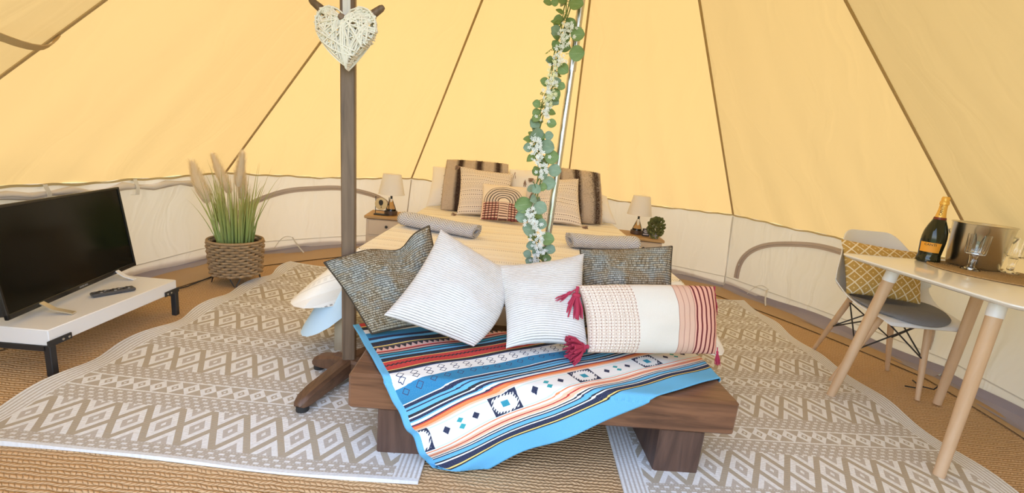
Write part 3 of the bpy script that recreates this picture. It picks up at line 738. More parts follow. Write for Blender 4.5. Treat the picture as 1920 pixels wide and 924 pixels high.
# ------------------------------------------------------------------ bench and throw
m_beam = wood_mat('dark_oiled_sleeper', (.21, .098, .05), (.065, .03, .017), 0, .3)
m_block = wood_mat('dark_oiled_block', (.12, .065, .045), (.05, .027, .02), 2, .42)
BA = .0487; BX, BY, BLn, BD, BT, BH = .1706, 1.3721, 1.328, .42, .128, .3056
bR = Matrix.Rotation(BA, 3, 'Z')
def bw(a, b, z): v_ = bR @ Vector((a, b, 0)); return Vector((BX + v_.x, BY + v_.y, z))
bench = thing('wooden_bench', 'low bench of a thick dark timber slab on two block legs at the bed foot', 'bench', (BX, BY + .2, 0))
obj('seat', MB().box(bw(0, BD / 2, BH - BT / 2), (BLn, BD, BT), bR, .009), m_beam, bench)
for a0, a1 in ((-.567, -.397), (.41, .573)):
    obj('leg', MB().box(bw((a0 + a1) / 2, BD / 2 + .005, (BH - BT) / 2), (a1 - a0, BD - .02, BH - BT), bR, .006), m_block, bench)
th_ = radians(29.3)
def serape():
    nu, nv = 180, 150; P = []; uv = []; mb = MB()
    u0, u1, v0, v1 = -.486, .76, -.70, .187
    A, B0, B1 = BLn / 2, 0, BD
    for j in range(nv):
        for i in range(nu):
            uu = u0 + (u1 - u0) * i / (nu - 1); vv = v0 + (v1 - v0) * j / (nv - 1)
            uq = uu
            a = uq * cos(th_) + vv * sin(th_); b = uq * sin(th_) - vv * cos(th_)
            lift = .0065 + .0035 * (1 + sin(a * 14 + b * 9)) * .5 + .003 * (1 + sin(b * 40 + a * 5)) * .5
            z = BH + lift; y = b; x = a
            r = .016
            if b < 0:                                  # hangs over the front
                d = -b; corner = exp(-((uu + .44) / .12) ** 2)
                if d < r * 1.57: an = d / r; y = -r * sin(an) + 0; z = BH + lift - r * (1 - cos(an))
                else:
                    q = d - r * 1.57; y = -r - .010 - .03 * q * (1 + sin(a * 9)) - .012 * sin(uu * 17 + 1) * min(1, q * 5) - corner * .012 * (1 + sin(vv * 60)) * min(1, q * 6)
                    z = BH + lift - r - q
                    z = max(z, .012)
            if a > A - .004:
                d = a - A + .004
                x = A + .012 + .01 * sin(b * 30) * min(1, d * 8) if d > .02 else A - .004 + d * .8
                z = z - max(0, d - .008)
            if b > B1 - .004:
                d = b - B1 + .004; y = B1 + .012 if d > .015 else b; z = z - max(0, d - .006)
            P.append(bw(x, y, max(z, .012))); uv.append((uu, vv))
    mb.grid(P, nu, nv, uv=uv); mb.f = [tuple(reversed(f)) for f in mb.f]
    o = obj('striped_throw', mb, m_serape, loc=(BX, BY + .15, BH)); tag(o, 'bright blue, red and orange striped throw hanging over the wooden bench', 'blanket')
    md = o.modifiers.new('thick', 'SOLIDIFY'); md.thickness = .004; md.offset = 0
serape()

# ------------------------------------------------------------------ coat stand and wicker heart
m_stand = wood_mat('weathered_dark_oak', (.18, .115, .07), (.085, .05, .028), 2, .5)
m_foot = wood_mat('rubbed_brown_oak', (.15, .075, .04), (.06, .03, .018), 1, .45)
m_feet = plain('black_rubber', (.02, .018, .016), .7)
cs = thing('coat_stand', 'dark wooden coat stand with splayed feet and angled pegs beside the bench', 'coat stand', (-.668, 1.83, 0))
rp = Matrix.Rotation(radians(13), 3, 'Z')
P0, P1 = Vector((-.668, 1.83, .04)), Vector((-.712, 1.83, 1.82))
mb = MB(); w = .027
P = []
for t in range(15):
    c_ = P0.lerp(P1, t / 14)
    for (a, b) in ((-w + .004, -w), (w - .004, -w), (w, -w + .004), (w, w - .004), (w - .004, w), (-w + .004, w), (-w, w - .004), (-w, -w + .004)): P.append(c_ + rp @ Vector((a, b, 0)))
mb.grid(P, 8, 15, True); mb.f.append(tuple(range(7, -1, -1))); mb.f.append(tuple(range(112, 120)))
obj('post', mb, m_stand, cs)
for e in ((-.749, 1.545), (-.835, 1.885), (-.585, 2.10), (-.50, 1.775)):
    e = Vector((*e, 0)); c_ = Vector((-.668, 1.83, 0)); d = (e - c_); L = d.length; d.normalize(); n_ = Vector((-d.y, d.x, 0)); P = []
    prof = [(.0, .035, .105, .03), (.08, .035, .103, .03), (L * .5, .035, .095, .03), (L * .8, .032, .085, .03), (L * .95, .030, .075, .028), (L + .01, .033, .06, .022), (L + .02, .04, .05, .014)]
    for s, z0, z1, w in prof:
        p = c_ + d * s; P += [p - n_ * w + Vector((0, 0, z0)), p + n_ * w + Vector((0, 0, z0)), p + n_ * w + Vector((0, 0, z1 - .012)), p + n_ * (w - .01) + Vector((0, 0, z1)), p - n_ * (w - .01) + Vector((0, 0, z1)), p - n_ * w + Vector((0, 0, z1 - .012))]
    mb = MB().grid(P, 6, len(prof), True); mb.f.append(tuple(range(5, -1, -1))); k = 6 * (len(prof) - 1); mb.f.append(tuple(range(k, k + 6)))
    f_ = obj('foot', mb, m_foot, cs)
    obj('foot_pad', MB().lathe([(.022, 0), (.024, .006), (.024, .034), (.02, .036)], 14, c_ + d * (L - .01)), m_feet, f_)
for (a, b, c2) in ((-.838, 1.80, 1.54), (-.570, 1.83, 1.548), (-.680, 1.70, 1.470), (-.71, 1.96, 1.55)):
    c_ = P0.lerp(P1, .79); e = Vector((a, b, c2)); d = e - c_
    if b == 1.70: c_ = Vector((-.70, 1.80, 1.455)); d = e - c_
    obj('peg', MB().tube([c_, c_ + d * .3, c_ + d * .7, c_ + d * .93, c_ + d * .99, c_ + d], [.016, .016, .0155, .0125, .008, .003], 12), m_stand, cs)
m_wick = Mat('white_willow', (.74, .69, .60), .7); m_wick.ob(); m_wick.bump(m_wick.noise(60, 2), .001); m_wick = m_wick.m
HC = Vector((-.674, 1.742, 1.405)); hR = Matrix.Rotation(radians(-3), 3, 'Y')
heart = thing('wicker_heart', 'white woven willow heart hanging from the coat stand peg', 'decoration', HC)
def heart2(t, k=1):
    x = 16 * sin(t) ** 3; y = 13 * cos(t) - 5 * cos(2 * t) - 2 * cos(3 * t) - cos(4 * t)
    return x / 16 * .112 * k, (y + 2.5) / 14.5 * .108 * k
rnd = random.Random(3); mb = MB()
def hp(t, k, side):
    x, z = heart2(t, k); y = side * .034 * max(0, 1 - k * k) ** .5
    return HC + hR @ Vector((x, y, z))
for i in range(165):
    t0 = rnd.uniform(0, 2 * pi); t1 = t0 + rnd.uniform(.9, 3.4) * rnd.choice((-1, 1)); side = rnd.choice((-1, -1, -1, 1)); k0 = rnd.uniform(.9, 1.03)
    a, b = heart2(t0, k0), heart2(t1, rnd.uniform(.9, 1.03)); pts = []; bow = rnd.uniform(-.012, .012); lv = rnd.uniform(-.004, .012); n_ = Vector((-(b[1] - a[1]), b[0] - a[0], 0)).normalized()
    for j in range(-1, 11):
        f = min(1, max(0, j / 9)); q = bow * 4 * f * (1 - f); x = a[0] + (b[0] - a[0]) * f + n_.x * q; z = a[1] + (b[1] - a[1]) * f + n_.y * q
        if abs(x) < .045 and z > .060 + abs(x) * .75: z = .060 + abs(x) * .75
        rad = min(1, sqrt((x / .112) ** 2 + ((z + .005) / .105) ** 2)); y = side * ((.030 + lv) * sqrt(max(0, 1 - rad * rad)) + .004)
        if j in (-1, 10): y = -side * .014; x *= .97; z *= .97
        pts.append(HC + hR @ Vector((x, y, z)))
    mb.tube(pts, rnd.uniform(.0023, .0036), 5)
for j in range(3):
    mb.tube([HC + hR @ Vector((heart2(t / 60 * 2 * pi, .97)[0] + rnd.uniform(-.002, .002), (j - 1) * .009 + rnd.uniform(-.002, .002), heart2(t / 60 * 2 * pi, .97)[1] + rnd.uniform(-.002, .002))) for t in range(60)], .003, 5, closed=True)
tag(obj('willow_strands', mb, m_wick, heart), kind='stuff')
rb = [HC + Vector((.0, .002, .055)), HC + Vector((-.004, -.012, .09)), HC + Vector((-.006, -.012, .16)), HC + Vector((-.012, .0, .25)), HC + Vector((-.016, .02, .33))]
obj('hanging_ribbon', MB().ribbon(rb, .016, (0, -1, .05), .0015).ribbon([p + Vector((.012, .004, 0)) for p in rb], .012, (0.3, -1, .05), .0015), cloth_mat('pale_ribbon', (.62, .58, .56)), heart)

# ------------------------------------------------------------------ centre pole and garland
m_zinc = Mat('galvanised_steel', (.62, .62, .60), .28, 1); m_zinc.ob(); m_zinc.rgh(m_zinc.noise(18, 3) * .3 + .15); m_zinc = m_zinc.m
pole = thing('tent_pole', 'galvanised steel centre pole standing between the bed and bench', 'pole', (CX, CY, 0))
pb, pt = Vector((CX, CY, .003)), Vector((.226, CY, 3.06))
obj('tube', MB().tube([pb.lerp(pt, i / 12) for i in range(13)], .0165, 18), m_zinc, pole)
obj('sleeve', MB().tube([pb.lerp(pt, .47), pb.lerp(pt, .53)], .0195, 18), m_zinc, pole)
obj('foot_cap', MB().lathe([(.024, 0), (.024, .03), (.018, .035)], 18, pb), m_feet, pole)
gl = thing('leaf_garland', 'eucalyptus garland with white blossom wound down the steel pole', 'garland', (.10, 2.08, .5))
path = [(0.150, 2.10, 1.95), (0.134, 2.10, 1.781), (0.132, 2.10, 1.679), (0.124, 2.10, 1.61), (0.114, 2.10, 1.539), (0.105, 2.10, 1.456), (0.097, 2.09, 1.359), (0.08, 2.09, 1.284), (0.063, 2.09, 1.208), (0.065, 2.09, 1.132), (0.073, 2.09, 1.056), (0.102, 2.09, 0.98), (0.089, 2.09, 0.913), (0.073, 2.09, 0.817), (0.083, 2.09, 0.722), (0.119, 2.09, 0.642), (0.127, 2.09, 0.55), (.13, 2.10, .515)]
m_stem = plain('green_stem', (.16, .22, .06), .6)
rnd = random.Random(11)
for k in range(4):
    obj('stem', MB().tube([Vector(p) + Vector((.014 * cos(i * 1.4 + k * 1.6), .012 * sin(i * 1.4 + k * 1.6), 0)) for i, p in enumerate(path)], .0028, 6), m_stem, gl)
def leaf_mesh(name, mat, slim):
    mb = MB(); P = []; uv = []
    n, mm = 9, 7
    for j in range(n):
        t = j / (n - 1); w = (sin(pi * min(1, t * .97 + .02)) ** (.55 if not slim else .8)) * (.5 if not slim else .3)
        for i in range(mm):
            s = i / (mm - 1) * 2 - 1; P.append((s * w, t, .10 * s * s * w * 2 - .22 * (t - .4) ** 2 + .05 + .025 * sin(5 * t + 3 * s))); uv.append((s, t))
    mb.grid(P, mm, n, uv=uv); mb.tube([(0, -.22, -.02), (0, .3, .02), (0, .95, -.012)], [.022, .016, .006], 5)
    me = mb.mesh(name); me.materials.append(mat); return me
def leaf_mat(name, c1, c2):
    M = Mat(name, c1, .55, spec=.35); u, v = M.uv(); f = M.noise(3, 3)
    vein = (u.abs() * 6).lt(.16) + ((v * 7 - u.abs() * 3).fr().lt(.09)) * .4
    M.col(M.mix((vein * .35).clamp(), M.mix(f, c1, c2), (.42, .47, .32))); return M.m
lm = [leaf_mesh('eucalyptus_leaf', leaf_mat('eucalyptus_grey', (.16, .26, .16), (.30, .38, .28)), 0), leaf_mesh('eucalyptus_leaf', leaf_mat('eucalyptus_green', (.13, .22, .07), (.24, .33, .13)), 0), leaf_mesh('eucalyptus_leaf', leaf_mat('slim_leaf_green', (.14, .22, .05), (.26, .33, .10)), 1)]
def nearest(p):
    best = min(range(len(path) - 1), key=lambda i: abs((path[i][2] + path[i + 1][2]) / 2 - p.z)); a, b = Vector(path[best]), Vector(path[best + 1])
    t = max(0, min(1, (p.z - a.z) / (b.z - a.z))); return a.lerp(b, t)
def leaf(parent, p, d, n, size, me, name='leaf'):
    d = d.normalized(); n = (n - d * n.dot(d)).normalized(); x = d.cross(n); mt = Matrix((x, d, n)).transposed().to_4x4()
    o = bpy.data.objects.new(name, me); COL.objects.link(o); o.parent = parent; o.location = p - wpos(parent)
    o.rotation_euler = mt.to_euler(); o.scale = (size, size, size); return o
LV = [(0.166, 2.06, 1.691, 0.03), (0.127, 2.05, 1.631, 0.03), (0.187, 2.06, 1.574, 0.029), (0.193, 2.06, 1.5, 0.032), (0.104, 2.06, 1.52, 0.02), (0.143, 2.06, 1.431, 0.025), (0.143, 2.06, 1.36, 0.018), (0.069, 2.06, 1.37, 0.021), (0.044, 2.06, 1.277, 0.018), (0.056, 2.05, 1.149, 0.033), (0.113, 2.05, 1.101, 0.031), (0.026, 2.06, 1.087, 0.021), (0.138, 2.06, 1.056, 0.031), (0.157, 2.06, 0.998, 0.029), (0.138, 2.06, 0.94, 0.031), (0.082, 2.05, 0.908, 0.023), (0.031, 2.06, 0.83, 0.038), (0.111, 2.05, 0.824, 0.031), (0.069, 2.05, 0.719, 0.032), (0.126, 2.05, 0.752, 0.025), (0.161, 2.06, 0.68, 0.032), (0.18, 2.06, 0.633, 0.024), (0.114, 2.05, 0.62, 0.02), (0.03, 2.06, 0.776, 0.029), (0.114, 2.06, 0.918, 0.02), (0.074, 2.05, 0.861, 0.021), (0.114, 2.06, 1.148, 0.02), (0.094, 2.06, 1.531, 0.015), (0.045, 2.06, 1.685, 0.018), (0.075, 2.06, 1.69, 0.016), (.075, 2.06, .60, .02), (.09, 2.05, .57, .022), (.17, 2.06, .59, .02), (.15, 2.07, 1.62, .02), (.16, 2.06, 1.78, .03), (.10, 2.06, 1.80, .028), (.05, 2.06, 1.215, .02), (.12, 2.06, 1.20, .021)]
for i, (x, y, z, r) in enumerate(LV):
    c_ = Vector((x, y, z)); q = nearest(c_); d = c_ - q; d.y = 0; d = d + Vector((rnd.uniform(-.01, .01), -.01, rnd.uniform(-.02, .015)))
    if d.length < .01: d = Vector((rnd.uniform(-.5, .5), -.3, -1))
    d.normalize(); L = r * 2.05
    leaf(gl, c_ - d * L * .5, d, Vector((rnd.uniform(-.5, .5), -1, rnd.uniform(-.2, .7))), L, lm[0 if (z < 1.15 and i % 4) else 1])
for i in range(80):
    f = rnd.random() * (len(path) - 2) + .5; a = Vector(path[int(f)]).lerp(Vector(path[int(f) + 1]), f % 1); w = rnd.uniform(0, 2 * pi)
    d = Vector((cos(w), sin(w) * .7, rnd.uniform(-.9, .5)))
    leaf(gl, a + d * .008, d, Vector((rnd.uniform(-.6, .6), -1, .4)), rnd.uniform(.03, .058), lm[rnd.choice((0, 1, 1, 2))])
m_blos = plain('white_blossom', (.76, .78, .74), .7); m_bud = plain('cream_bud', (.72, .72, .45), .7)
FLW = [(0.141, 2.05, 1.59), (0.124, 2.05, 1.532), (0.113, 2.05, 1.467), (0.096, 2.05, 1.401), (0.097, 2.05, 1.342), (0.096, 2.05, 1.3), (0.089, 2.05, 1.25), (0.061, 2.04, 1.099), (0.078, 2.04, 1.057), (0.105, 2.04, 0.995), (0.068, 2.04, 0.794), (0.092, 2.04, 0.757), (0.119, 2.04, 0.691), (0.14, 2.05, 0.625), (.118, 2.05, .57)]
for fi, p in enumerate(FLW):
    mb = MB()
    for q in range(24):
        c_ = Vector(p) + Vector((rnd.gauss(0, .014), rnd.gauss(0, .009) - .014, rnd.gauss(0, .022))); w0 = rnd.uniform(0, 6); nn = Vector((rnd.uniform(-.6, .6), -1, rnd.uniform(-.3, .8))).normalized(); a = nn.orthogonal().normalized(); b = nn.cross(a)
        r = rnd.uniform(.007, .0105); V = [c_ + nn * .001]; Fc = []
        for k in range(5):
            w = w0 + k * 2 * pi / 5
            for dw, rr in ((-.42, .75), (0, 1.05), (.42, .75)): V.append(c_ + (a * cos(w + dw) + b * sin(w + dw)) * r * rr + nn * .0025 * rr)
            k0 = 1 + k * 3; Fc += [(0, k0, k0 + 1), (0, k0 + 1, k0 + 2)]
        mb.add(V, Fc)
    tag(obj('blossom_cluster', mb, m_blos if fi not in (3, 5) else m_bud, gl, smooth=False), kind='stuff')
mb = MB()
for i in range(26):
    f = rnd.random() * (len(path) - 2) + .5; a = Vector(path[int(f)]).lerp(Vector(path[int(f) + 1]), f % 1); w = rnd.uniform(0, 2 * pi); L = rnd.uniform(.03, .07)
    d = Vector((cos(w), sin(w) * .6, rnd.uniform(-.8, .6))).normalized(); mb.tube([a, a + d * L * .6 + Vector((0, 0, .004)), a + d * L], .0011, 4)
    for k in range(5): 
        c_ = a + d * L * (.55 + .1 * k) + Vector((rnd.uniform(-.004, .004),) * 3); mb.lathe([(.0003, -.0035), (.003, 0), (.0003, .0035)], 6, c_)
tag(obj('bud_sprigs', mb, plain('sprig_green', (.30, .36, .10), .7), gl), kind='stuff')

# ------------------------------------------------------------------ television bench, television, remote
m_wp = plain('white_lacquer', (.80, .80, .81), .35); m_bk = plain('black_steel', (.018, .018, .02), .5)
tv_b = thing('television_bench', 'low white bench on black steel legs under the television', 'tv bench', (-1.975, 1.96, 0))
obj('top', MB().box((-1.975, 1.962, .166), (.36, .70, .068), Matrix.Rotation(.03, 3, 'Z'), .003), m_wp, tv_b)
rt = Matrix.Rotation(.03, 3, 'Z')
def tvp(a, b, z): v_ = rt @ Vector((a, b, 0)); return Vector((-1.975 + v_.x, 1.962 + v_.y, z))
for a in (-1, 1):
    for b in (-1, 1):
        l = obj('leg', MB().box(tvp(a * .172, b * .342, .0675), (.026, .026, .135), rt, .002), m_bk, tv_b)
        obj('bracket', MB().box(tvp(a * .183, b * .31, .143), (.006, .10, .026), rt, .002), m_bk, l)
        for s in (.30, .275): obj('screw', MB().lathe([(.001, 0), (.005, .001), (.005, .003), (.001, .004)], 8, tvp(a * .1855, b * s, .143), Matrix.Rotation(a * pi / 2, 3, 'Y')), m_zinc, l)
for b in (-1, 1): obj('rail', MB().box(tvp(0, b * .342, .122), (.34, .026, .024), rt, .002), m_bk, tv_b)
A_, B_ = Vector((-1.925, 1.60, .232)), Vector((-2.093, 2.392, .232)); H_ = Vector((-.052, -.011, .435))
tvx = (B_ - A_).normalized(); tvz = H_.normalized(); tvn = tvx.cross(tvz).normalized(); TW, TH = (B_ - A_).length, H_.length
tR = Matrix((tvx, -tvn, tvz)).transposed()
tv = thing('television', 'black flat screen television leaning back on the low white bench', 'television', (-2.02, 1.99, .2))
def tvq(a, b, d): return A_ + tvx * a + tvz * b + tvn * d
m_tvb = plain('gloss_black_bezel', (.012, .012, .012), .25)
obj('casing', MB().box(tvq(TW / 2, TH / 2, -.022), (TW - .02, .04, TH - .02), tR, .006), plain('matt_black_casing', (.015, .015, .015), .6), tv)
bz = MB(); 
for (a, b, w_, h_) in ((TW / 2, .011, TW, .022), (TW / 2, TH - .006, TW, .012), (.006, TH / 2, .012, TH), (TW - .006, TH / 2, .012, TH)): bz.box(tvq(a, b, .002), (w_, .014, h_), tR, .002)
obj('bezel', bz, m_tvb, tv)
obj('screen', MB().box(tvq(TW / 2, TH / 2 + .004, .001), (TW - .02, .006, TH - .03), tR, .001), plain('dark_glass_screen', (.004, .005, .004), .14, Specular_IOR_Level=.22), tv)
def text_mb(txt, size, R_, c_, bend=None):
    cu = bpy.data.curves.new('t', 'FONT'); cu.body = txt; cu.size = size; cu.align_x = 'CENTER'; cu.align_y = 'CENTER'; cu.extrude = size * .02; cu.resolution_u = 2
    o = bpy.data.objects.new('t', cu); COL.objects.link(o); dg = bpy.context.evaluated_depsgraph_get(); me = bpy.data.meshes.new_from_object(o.evaluated_get(dg))
    mb = MB(); V = [v.co.copy() for v in me.vertices]; Fc = [tuple(p.vertices) for p in me.polygons]
    if bend: V = [Vector(((bend + v.z) * sin(v.x / bend), (bend + v.z) * cos(v.x / bend) * -1, v.y)) for v in V]
    mb.add([R_ @ v + Vector(c_) for v in V], Fc)
    bpy.data.objects.remove(o); bpy.data.curves.remove(cu); bpy.data.meshes.remove(me); return mb
tl = Matrix((tvx, tvz, tvn)).transposed()
obj('maker_mark', text_mb('SAMSUNG', .012, tl, tvq(TW * .5, .011, .0095)), plain('silver_print', (.35, .35, .36), .4), tv, smooth=False)
m_tf = plain('pale_gold_foot', (.62, .55, .42), .3, .6)
for s in (.20, .80):
    p = tvq(TW * s, 0, 0); f = tvn.copy(); f.z = 0; f.normalize(); q = [p + Vector((0, 0, .02)), p + f * .05 + Vector((0, 0, -.012)), p + f * .12 + Vector((0, 0, -.027))]
    if s > .5: q = [p + Vector((0, 0, .02)), p + f * .04 + Vector((0, 0, -.012)), p + f * .085 + Vector((0, 0, -.027))]
    obj('foot', MB().ribbon(q, .025, (0, 0, 1), .006).ribbon([p + Vector((0, 0, .02)), p - f * .05 + Vector((0, 0, -.012)), p - f * .09 + Vector((0, 0, -.027))], .025, (0, 0, 1), .006), m_tf if s < .5 else m_wp, tv)
rc = thing('remote_control', 'grey television remote lying on the white bench', 'remote', (-1.905, 2.045, .2), radians(-30))
m_rc = plain('dark_grey_plastic', (.07, .068, .07), .45)
obj('body', MB().box((0, 0, .011), (.044, .165, .016), None, .007), m_rc, rc, local=True)
m_key = plain('pale_grey_keys', (.34, .34, .35), .5); m_keyd = plain('charcoal_keys', (.025, .025, .03), .5)
for r in range(8):
    for c2 in range(3): obj('button', MB().box(((c2 - 1) * .0125, -.066 + r * .0175, .0195), (.0085, .009, .003), None, .001), m_key if (r + c2) % 3 == 0 else m_keyd, rc, local=True)
pts = [Vector((-2.16, 2.35, .16)), Vector((-2.17, 2.38, .03)), Vector((-2.12, 2.5, .012)), Vector((-2.05, 2.72, .01)), Vector((-2.05, 2.98, .01)), Vector((-2.02, 3.10, .012))]
tag(obj('power_cable', MB().tube([p for p in pts], .004, 6), m_bk), 'black cable running along the floor from the television to the planter', 'cable')

# ------------------------------------------------------------------ basket planter
bc = Vector((-1.86, 2.93, 0))
pl = thing('basket_planter', 'woven rope basket planter of tall grass and pampas plumes', 'planter', bc)
Mb = Mat('seagrass_rope', rough=.9, spec=.1); u, v = Mb.uv(); n = Mb.noise(1, 3, .5, Mb.comb(u * 400, v * 120)); Mb.col(Mb.mix(n, (.30, .19, .10), (.60, .44, .27))); Mb.bump(n, .003); m_rope = Mb.m
NR = 12
for r in range(NR):
    z = .075 + r * .0185; R0 = .143 + .016 * r / NR; pts = []
    for i in range(72):
        w = 2 * pi * i / 72; q = R0 + .010 * cos(w * 15 + pi * (r % 2)); pts.append(bc + Vector((q * cos(w), q * sin(w), z + .002 * sin(w * 7 + r))))
    obj('rope_row', MB().tube(pts, .0098, 6, closed=True), m_rope, pl)
obj('rim', MB().tube([bc + Vector((.162 * cos(2 * pi * i / 48), .162 * sin(2 * pi * i / 48), .297)) for i in range(48)], .009, 8, closed=True), m_rope, pl)
obj('liner', MB().lathe([(.01, .066), (.132, .066), (.146, .28), (.138, .28), (.125, .24), (.001, .24)], 32, bc), plain('brown_liner', (.07, .045, .025), .9), pl)
for i in range(4):
    w = radians(-62) + i * pi / 2; d = Vector((cos(w), sin(w), 0)); t = Vector((-d.y, d.x, 0))
    obj('leg', MB().tube([bc + d * .13 + t * .035 + Vector((0, 0, .07)), bc + d * .145 + t * .004 + Vector((0, 0, .006)), bc + d * .145 - t * .004 + Vector((0, 0, .006)), bc + d * .13 - t * .035 + Vector((0, 0, .07))], .0032, 6), m_bk, pl)
rnd = random.Random(21)
Mgv = Mat('grass_blade_green', rough=.6, spec=.2); u, v = Mgv.uv()
gcol = Mgv.ramp(v, [(0, (.20, .30, .08)), (.4, (.32, .40, .11)), (.75, (.46, .46, .14)), (1, (.50, .38, .17))]); Mgv.col(Mgv.mix((Mgv.noise(2, 1, .5, Mgv.comb(u * 40, u * 13)) - .3).clamp(), gcol, (.36, .45, .24))); m_grass = Mgv.m
def blade(mb, p, d, L, w, droop, uoff):
    side = d.cross(Vector((0, 1, 0))).normalized(); side = (side + Vector((0, rnd.uniform(-.6, .6), 0))).normalized(); P = []; uv = []; n = 9; h = Vector((d.x, d.y, 0)); q = Vector(p)
    for j in range(n):
        t = j / (n - 1); dd = (d + h * droop * t * t * 1.4 + Vector((0, 0, -droop * t * t))).normalized()
        ww = w * (1 - t ** 2.2) * .5 + .0002; P += [q - side * ww, q + dd.cross(side) * ww * .25, q + side * ww]; uv += [(uoff, t)] * 3; q = q + dd * L / (n - 1)
    mb.grid(P, 3, n, uv=uv)
for i in range(190):
    w = rnd.uniform(0, 2 * pi); r = .10 * sqrt(rnd.random()); p = bc + Vector((r * cos(w), r * sin(w), .235))
    ln = rnd.uniform(.01, .20) if i % 7 else rnd.uniform(.2, .42)
    d = Vector((cos(w) * ln, sin(w) * ln, 1)).normalized(); mb = MB(); L = rnd.choice((rnd.uniform(.24, .42), rnd.uniform(.3, .52), rnd.uniform(.4, .60)))
    blade(mb, p, d, L, rnd.uniform(.006, .011), rnd.uniform(.05, .45) * (1 + (L > .45)), rnd.random())
    obj('grass_blade', mb, m_grass, pl)
m_pam = canvas_mat('pampas_cream', (.95, .89, .78), (.95, .88, .76), .5, 0)
for (a, b, z0, z1, wd, lean) in ((-.115, -.10, .545, .79, .060, -.07), (-.055, .03, .60, .84, .046, -.085), (.045, -.03, .66, .875, .036, .05), (.0, .08, .56, .76, .04, .02)):
    mb = MB(); p0 = bc + Vector((a * .4, b * .4, .24)); p1 = bc + Vector((a, b, z0)); p2 = bc + Vector((a + lean, b - .02, z1)); V = []; Fc = []
    st_ = obj('plume_stem', MB().tube([p0, p1], .0025, 5), m_pam, pl)
    pr = lambda t: wd * sin(pi * min(1, .10 + t * .88)) ** .75 * (1 - .35 * t)
    core = MB(); C_ = []
    for j in range(13):
        t = j / 12; p = p1.lerp(p2, t)
        for i in range(14): w = 2 * pi * i / 14; q = pr(t) * .62 * (1 + .12 * sin(5 * w + 9 * t)); C_.append(p + Vector((q * cos(w), q * sin(w) * .8, 0)))
    core.grid(C_, 14, 13, True)
    for i in range(2600):
        t = rnd.random(); p = p1.lerp(p2, t); w = rnd.uniform(0, 2 * pi); e = Vector((cos(w), sin(w) * .8, 0))
        q = p + e * pr(t) * (.5 + .3 * rnd.random()); up_ = (e * rnd.uniform(.25, .9) + Vector((lean * .8, 0, 1))).normalized(); tip = q + up_ * rnd.uniform(.02, .05); s = Vector((-e.y, e.x, 0)) * .0011; k = len(V)
        V += [q - s, q + s, tip]; Fc.append((k, k + 1, k + 2))
    core.add(V, Fc); tag(obj('plume', core, m_pam, st_, smooth=True), kind='stuff')

# ------------------------------------------------------------------ bedside tables, lamps and small things
m_cream = plain('cream_painted_wood', (.62, .50, .38), .55); m_nt = wood_mat('honey_pine_top', (.52, .33, .15), (.38, .22, .09), 0, .5)
def nightstand(label, c_, w, d, h, rz):
    n = thing('bedside_table', label, 'bedside table', (*c_, 0), rz, 'bedside tables')
    obj('carcass', MB().box((0, 0, (h - .03 + .06) / 2), (w - .03, d - .03, h - .09)), m_cream, n, local=True)
    obj('top', MB().box((0, 0, h - .0125), (w, d, .025), None, .006), m_nt, n, local=True)
    for a in (-1, 1):
        for b in (-1, 1): obj('leg', MB().box((a * (w / 2 - .03), b * (d / 2 - .03), .06), (.03, .03, .12), None, .003), m_cream, n, local=True)
    for z in (h - .095, h - .235):
        dr = obj('drawer', MB().box((0, -(d / 2 - .012), z), (w - .07, .014, .12), None, .003), m_cream, n, local=True)
        obj('knob', MB().lathe([(.004, 0), (.005, .008), (.012, .014), (.011, .02), (.001, .024)], 12, (0, -(d / 2 - .006), z + .012), Matrix.Rotation(pi / 2, 3, 'X')), m_bk, dr, local=True)
    return n
nightstand('cream bedside table carrying the lamp and the round-framed ornament', (-1.05, 3.74), .36, .32, .44, radians(6))
nightstand('cream bedside table carrying the lamp and small bushy plant', (1.12, 3.92), .34, .36, .45, radians(-4))
m_shade = canvas_mat('linen_shade', (.94, .92, .90), (.88, .84, .78), .35, 0)
m_glass = Mat('clear_glass', (1, 1, 1), .03, Transmission_Weight=1.0, IOR=1.45).m
m_lbase = wood_mat('dark_walnut_base', (.10, .055, .03), (.06, .03, .018), 0, .5)
def lamp(label, c_):
    l = thing('table_lamp', label, 'lamp', c_, 0, 'bedside lamps')
    obj('base', MB().lathe([(.05, 0), (.053, .003), (.053, .03), (.05, .034), (.001, .034)], 28), m_lbase, l, local=True)
    obj('body', MB().lathe([(.044, .034), (.042, .045), (.034, .07), (.022, .10), (.013, .125), (.011, .135), (.001, .135)], 28), m_glass, l, local=True)
    obj('stem', MB().lathe([(.009, .133), (.009, .19), (.014, .192), (.014, .215), (.001, .216)], 14), m_bk, l, local=True)
    obj('shade', MB().lathe([(.106, .172), (.073, .335)], 36), m_shade, l, local=True, smooth=True).data.polygons[0]
    sh_ = l.children[-1]; me = sh_.data
    import bmesh
    bm = bmesh.new(); bm.from_mesh(me); bmesh.ops.delete(bm, geom=[f for f in bm.faces if len(f.verts) > 6], context='FACES_ONLY'); bm.to_mesh(me); bm.free()
    for z, r in ((.172, .106), (.335, .073)): obj('shade_rim', MB().tube([(r * cos(2 * pi * i / 36), r * sin(2 * pi * i / 36), z) for i in range(36)], .002, 6, closed=True), m_pillow, sh_, local=True)
    return l
lamp('white shaded table lamp beside the round-framed ornament', (-1.035, 3.70, .441)); lamp('white shaded table lamp beside the bushy plant', (1.085, 3.94, .451))
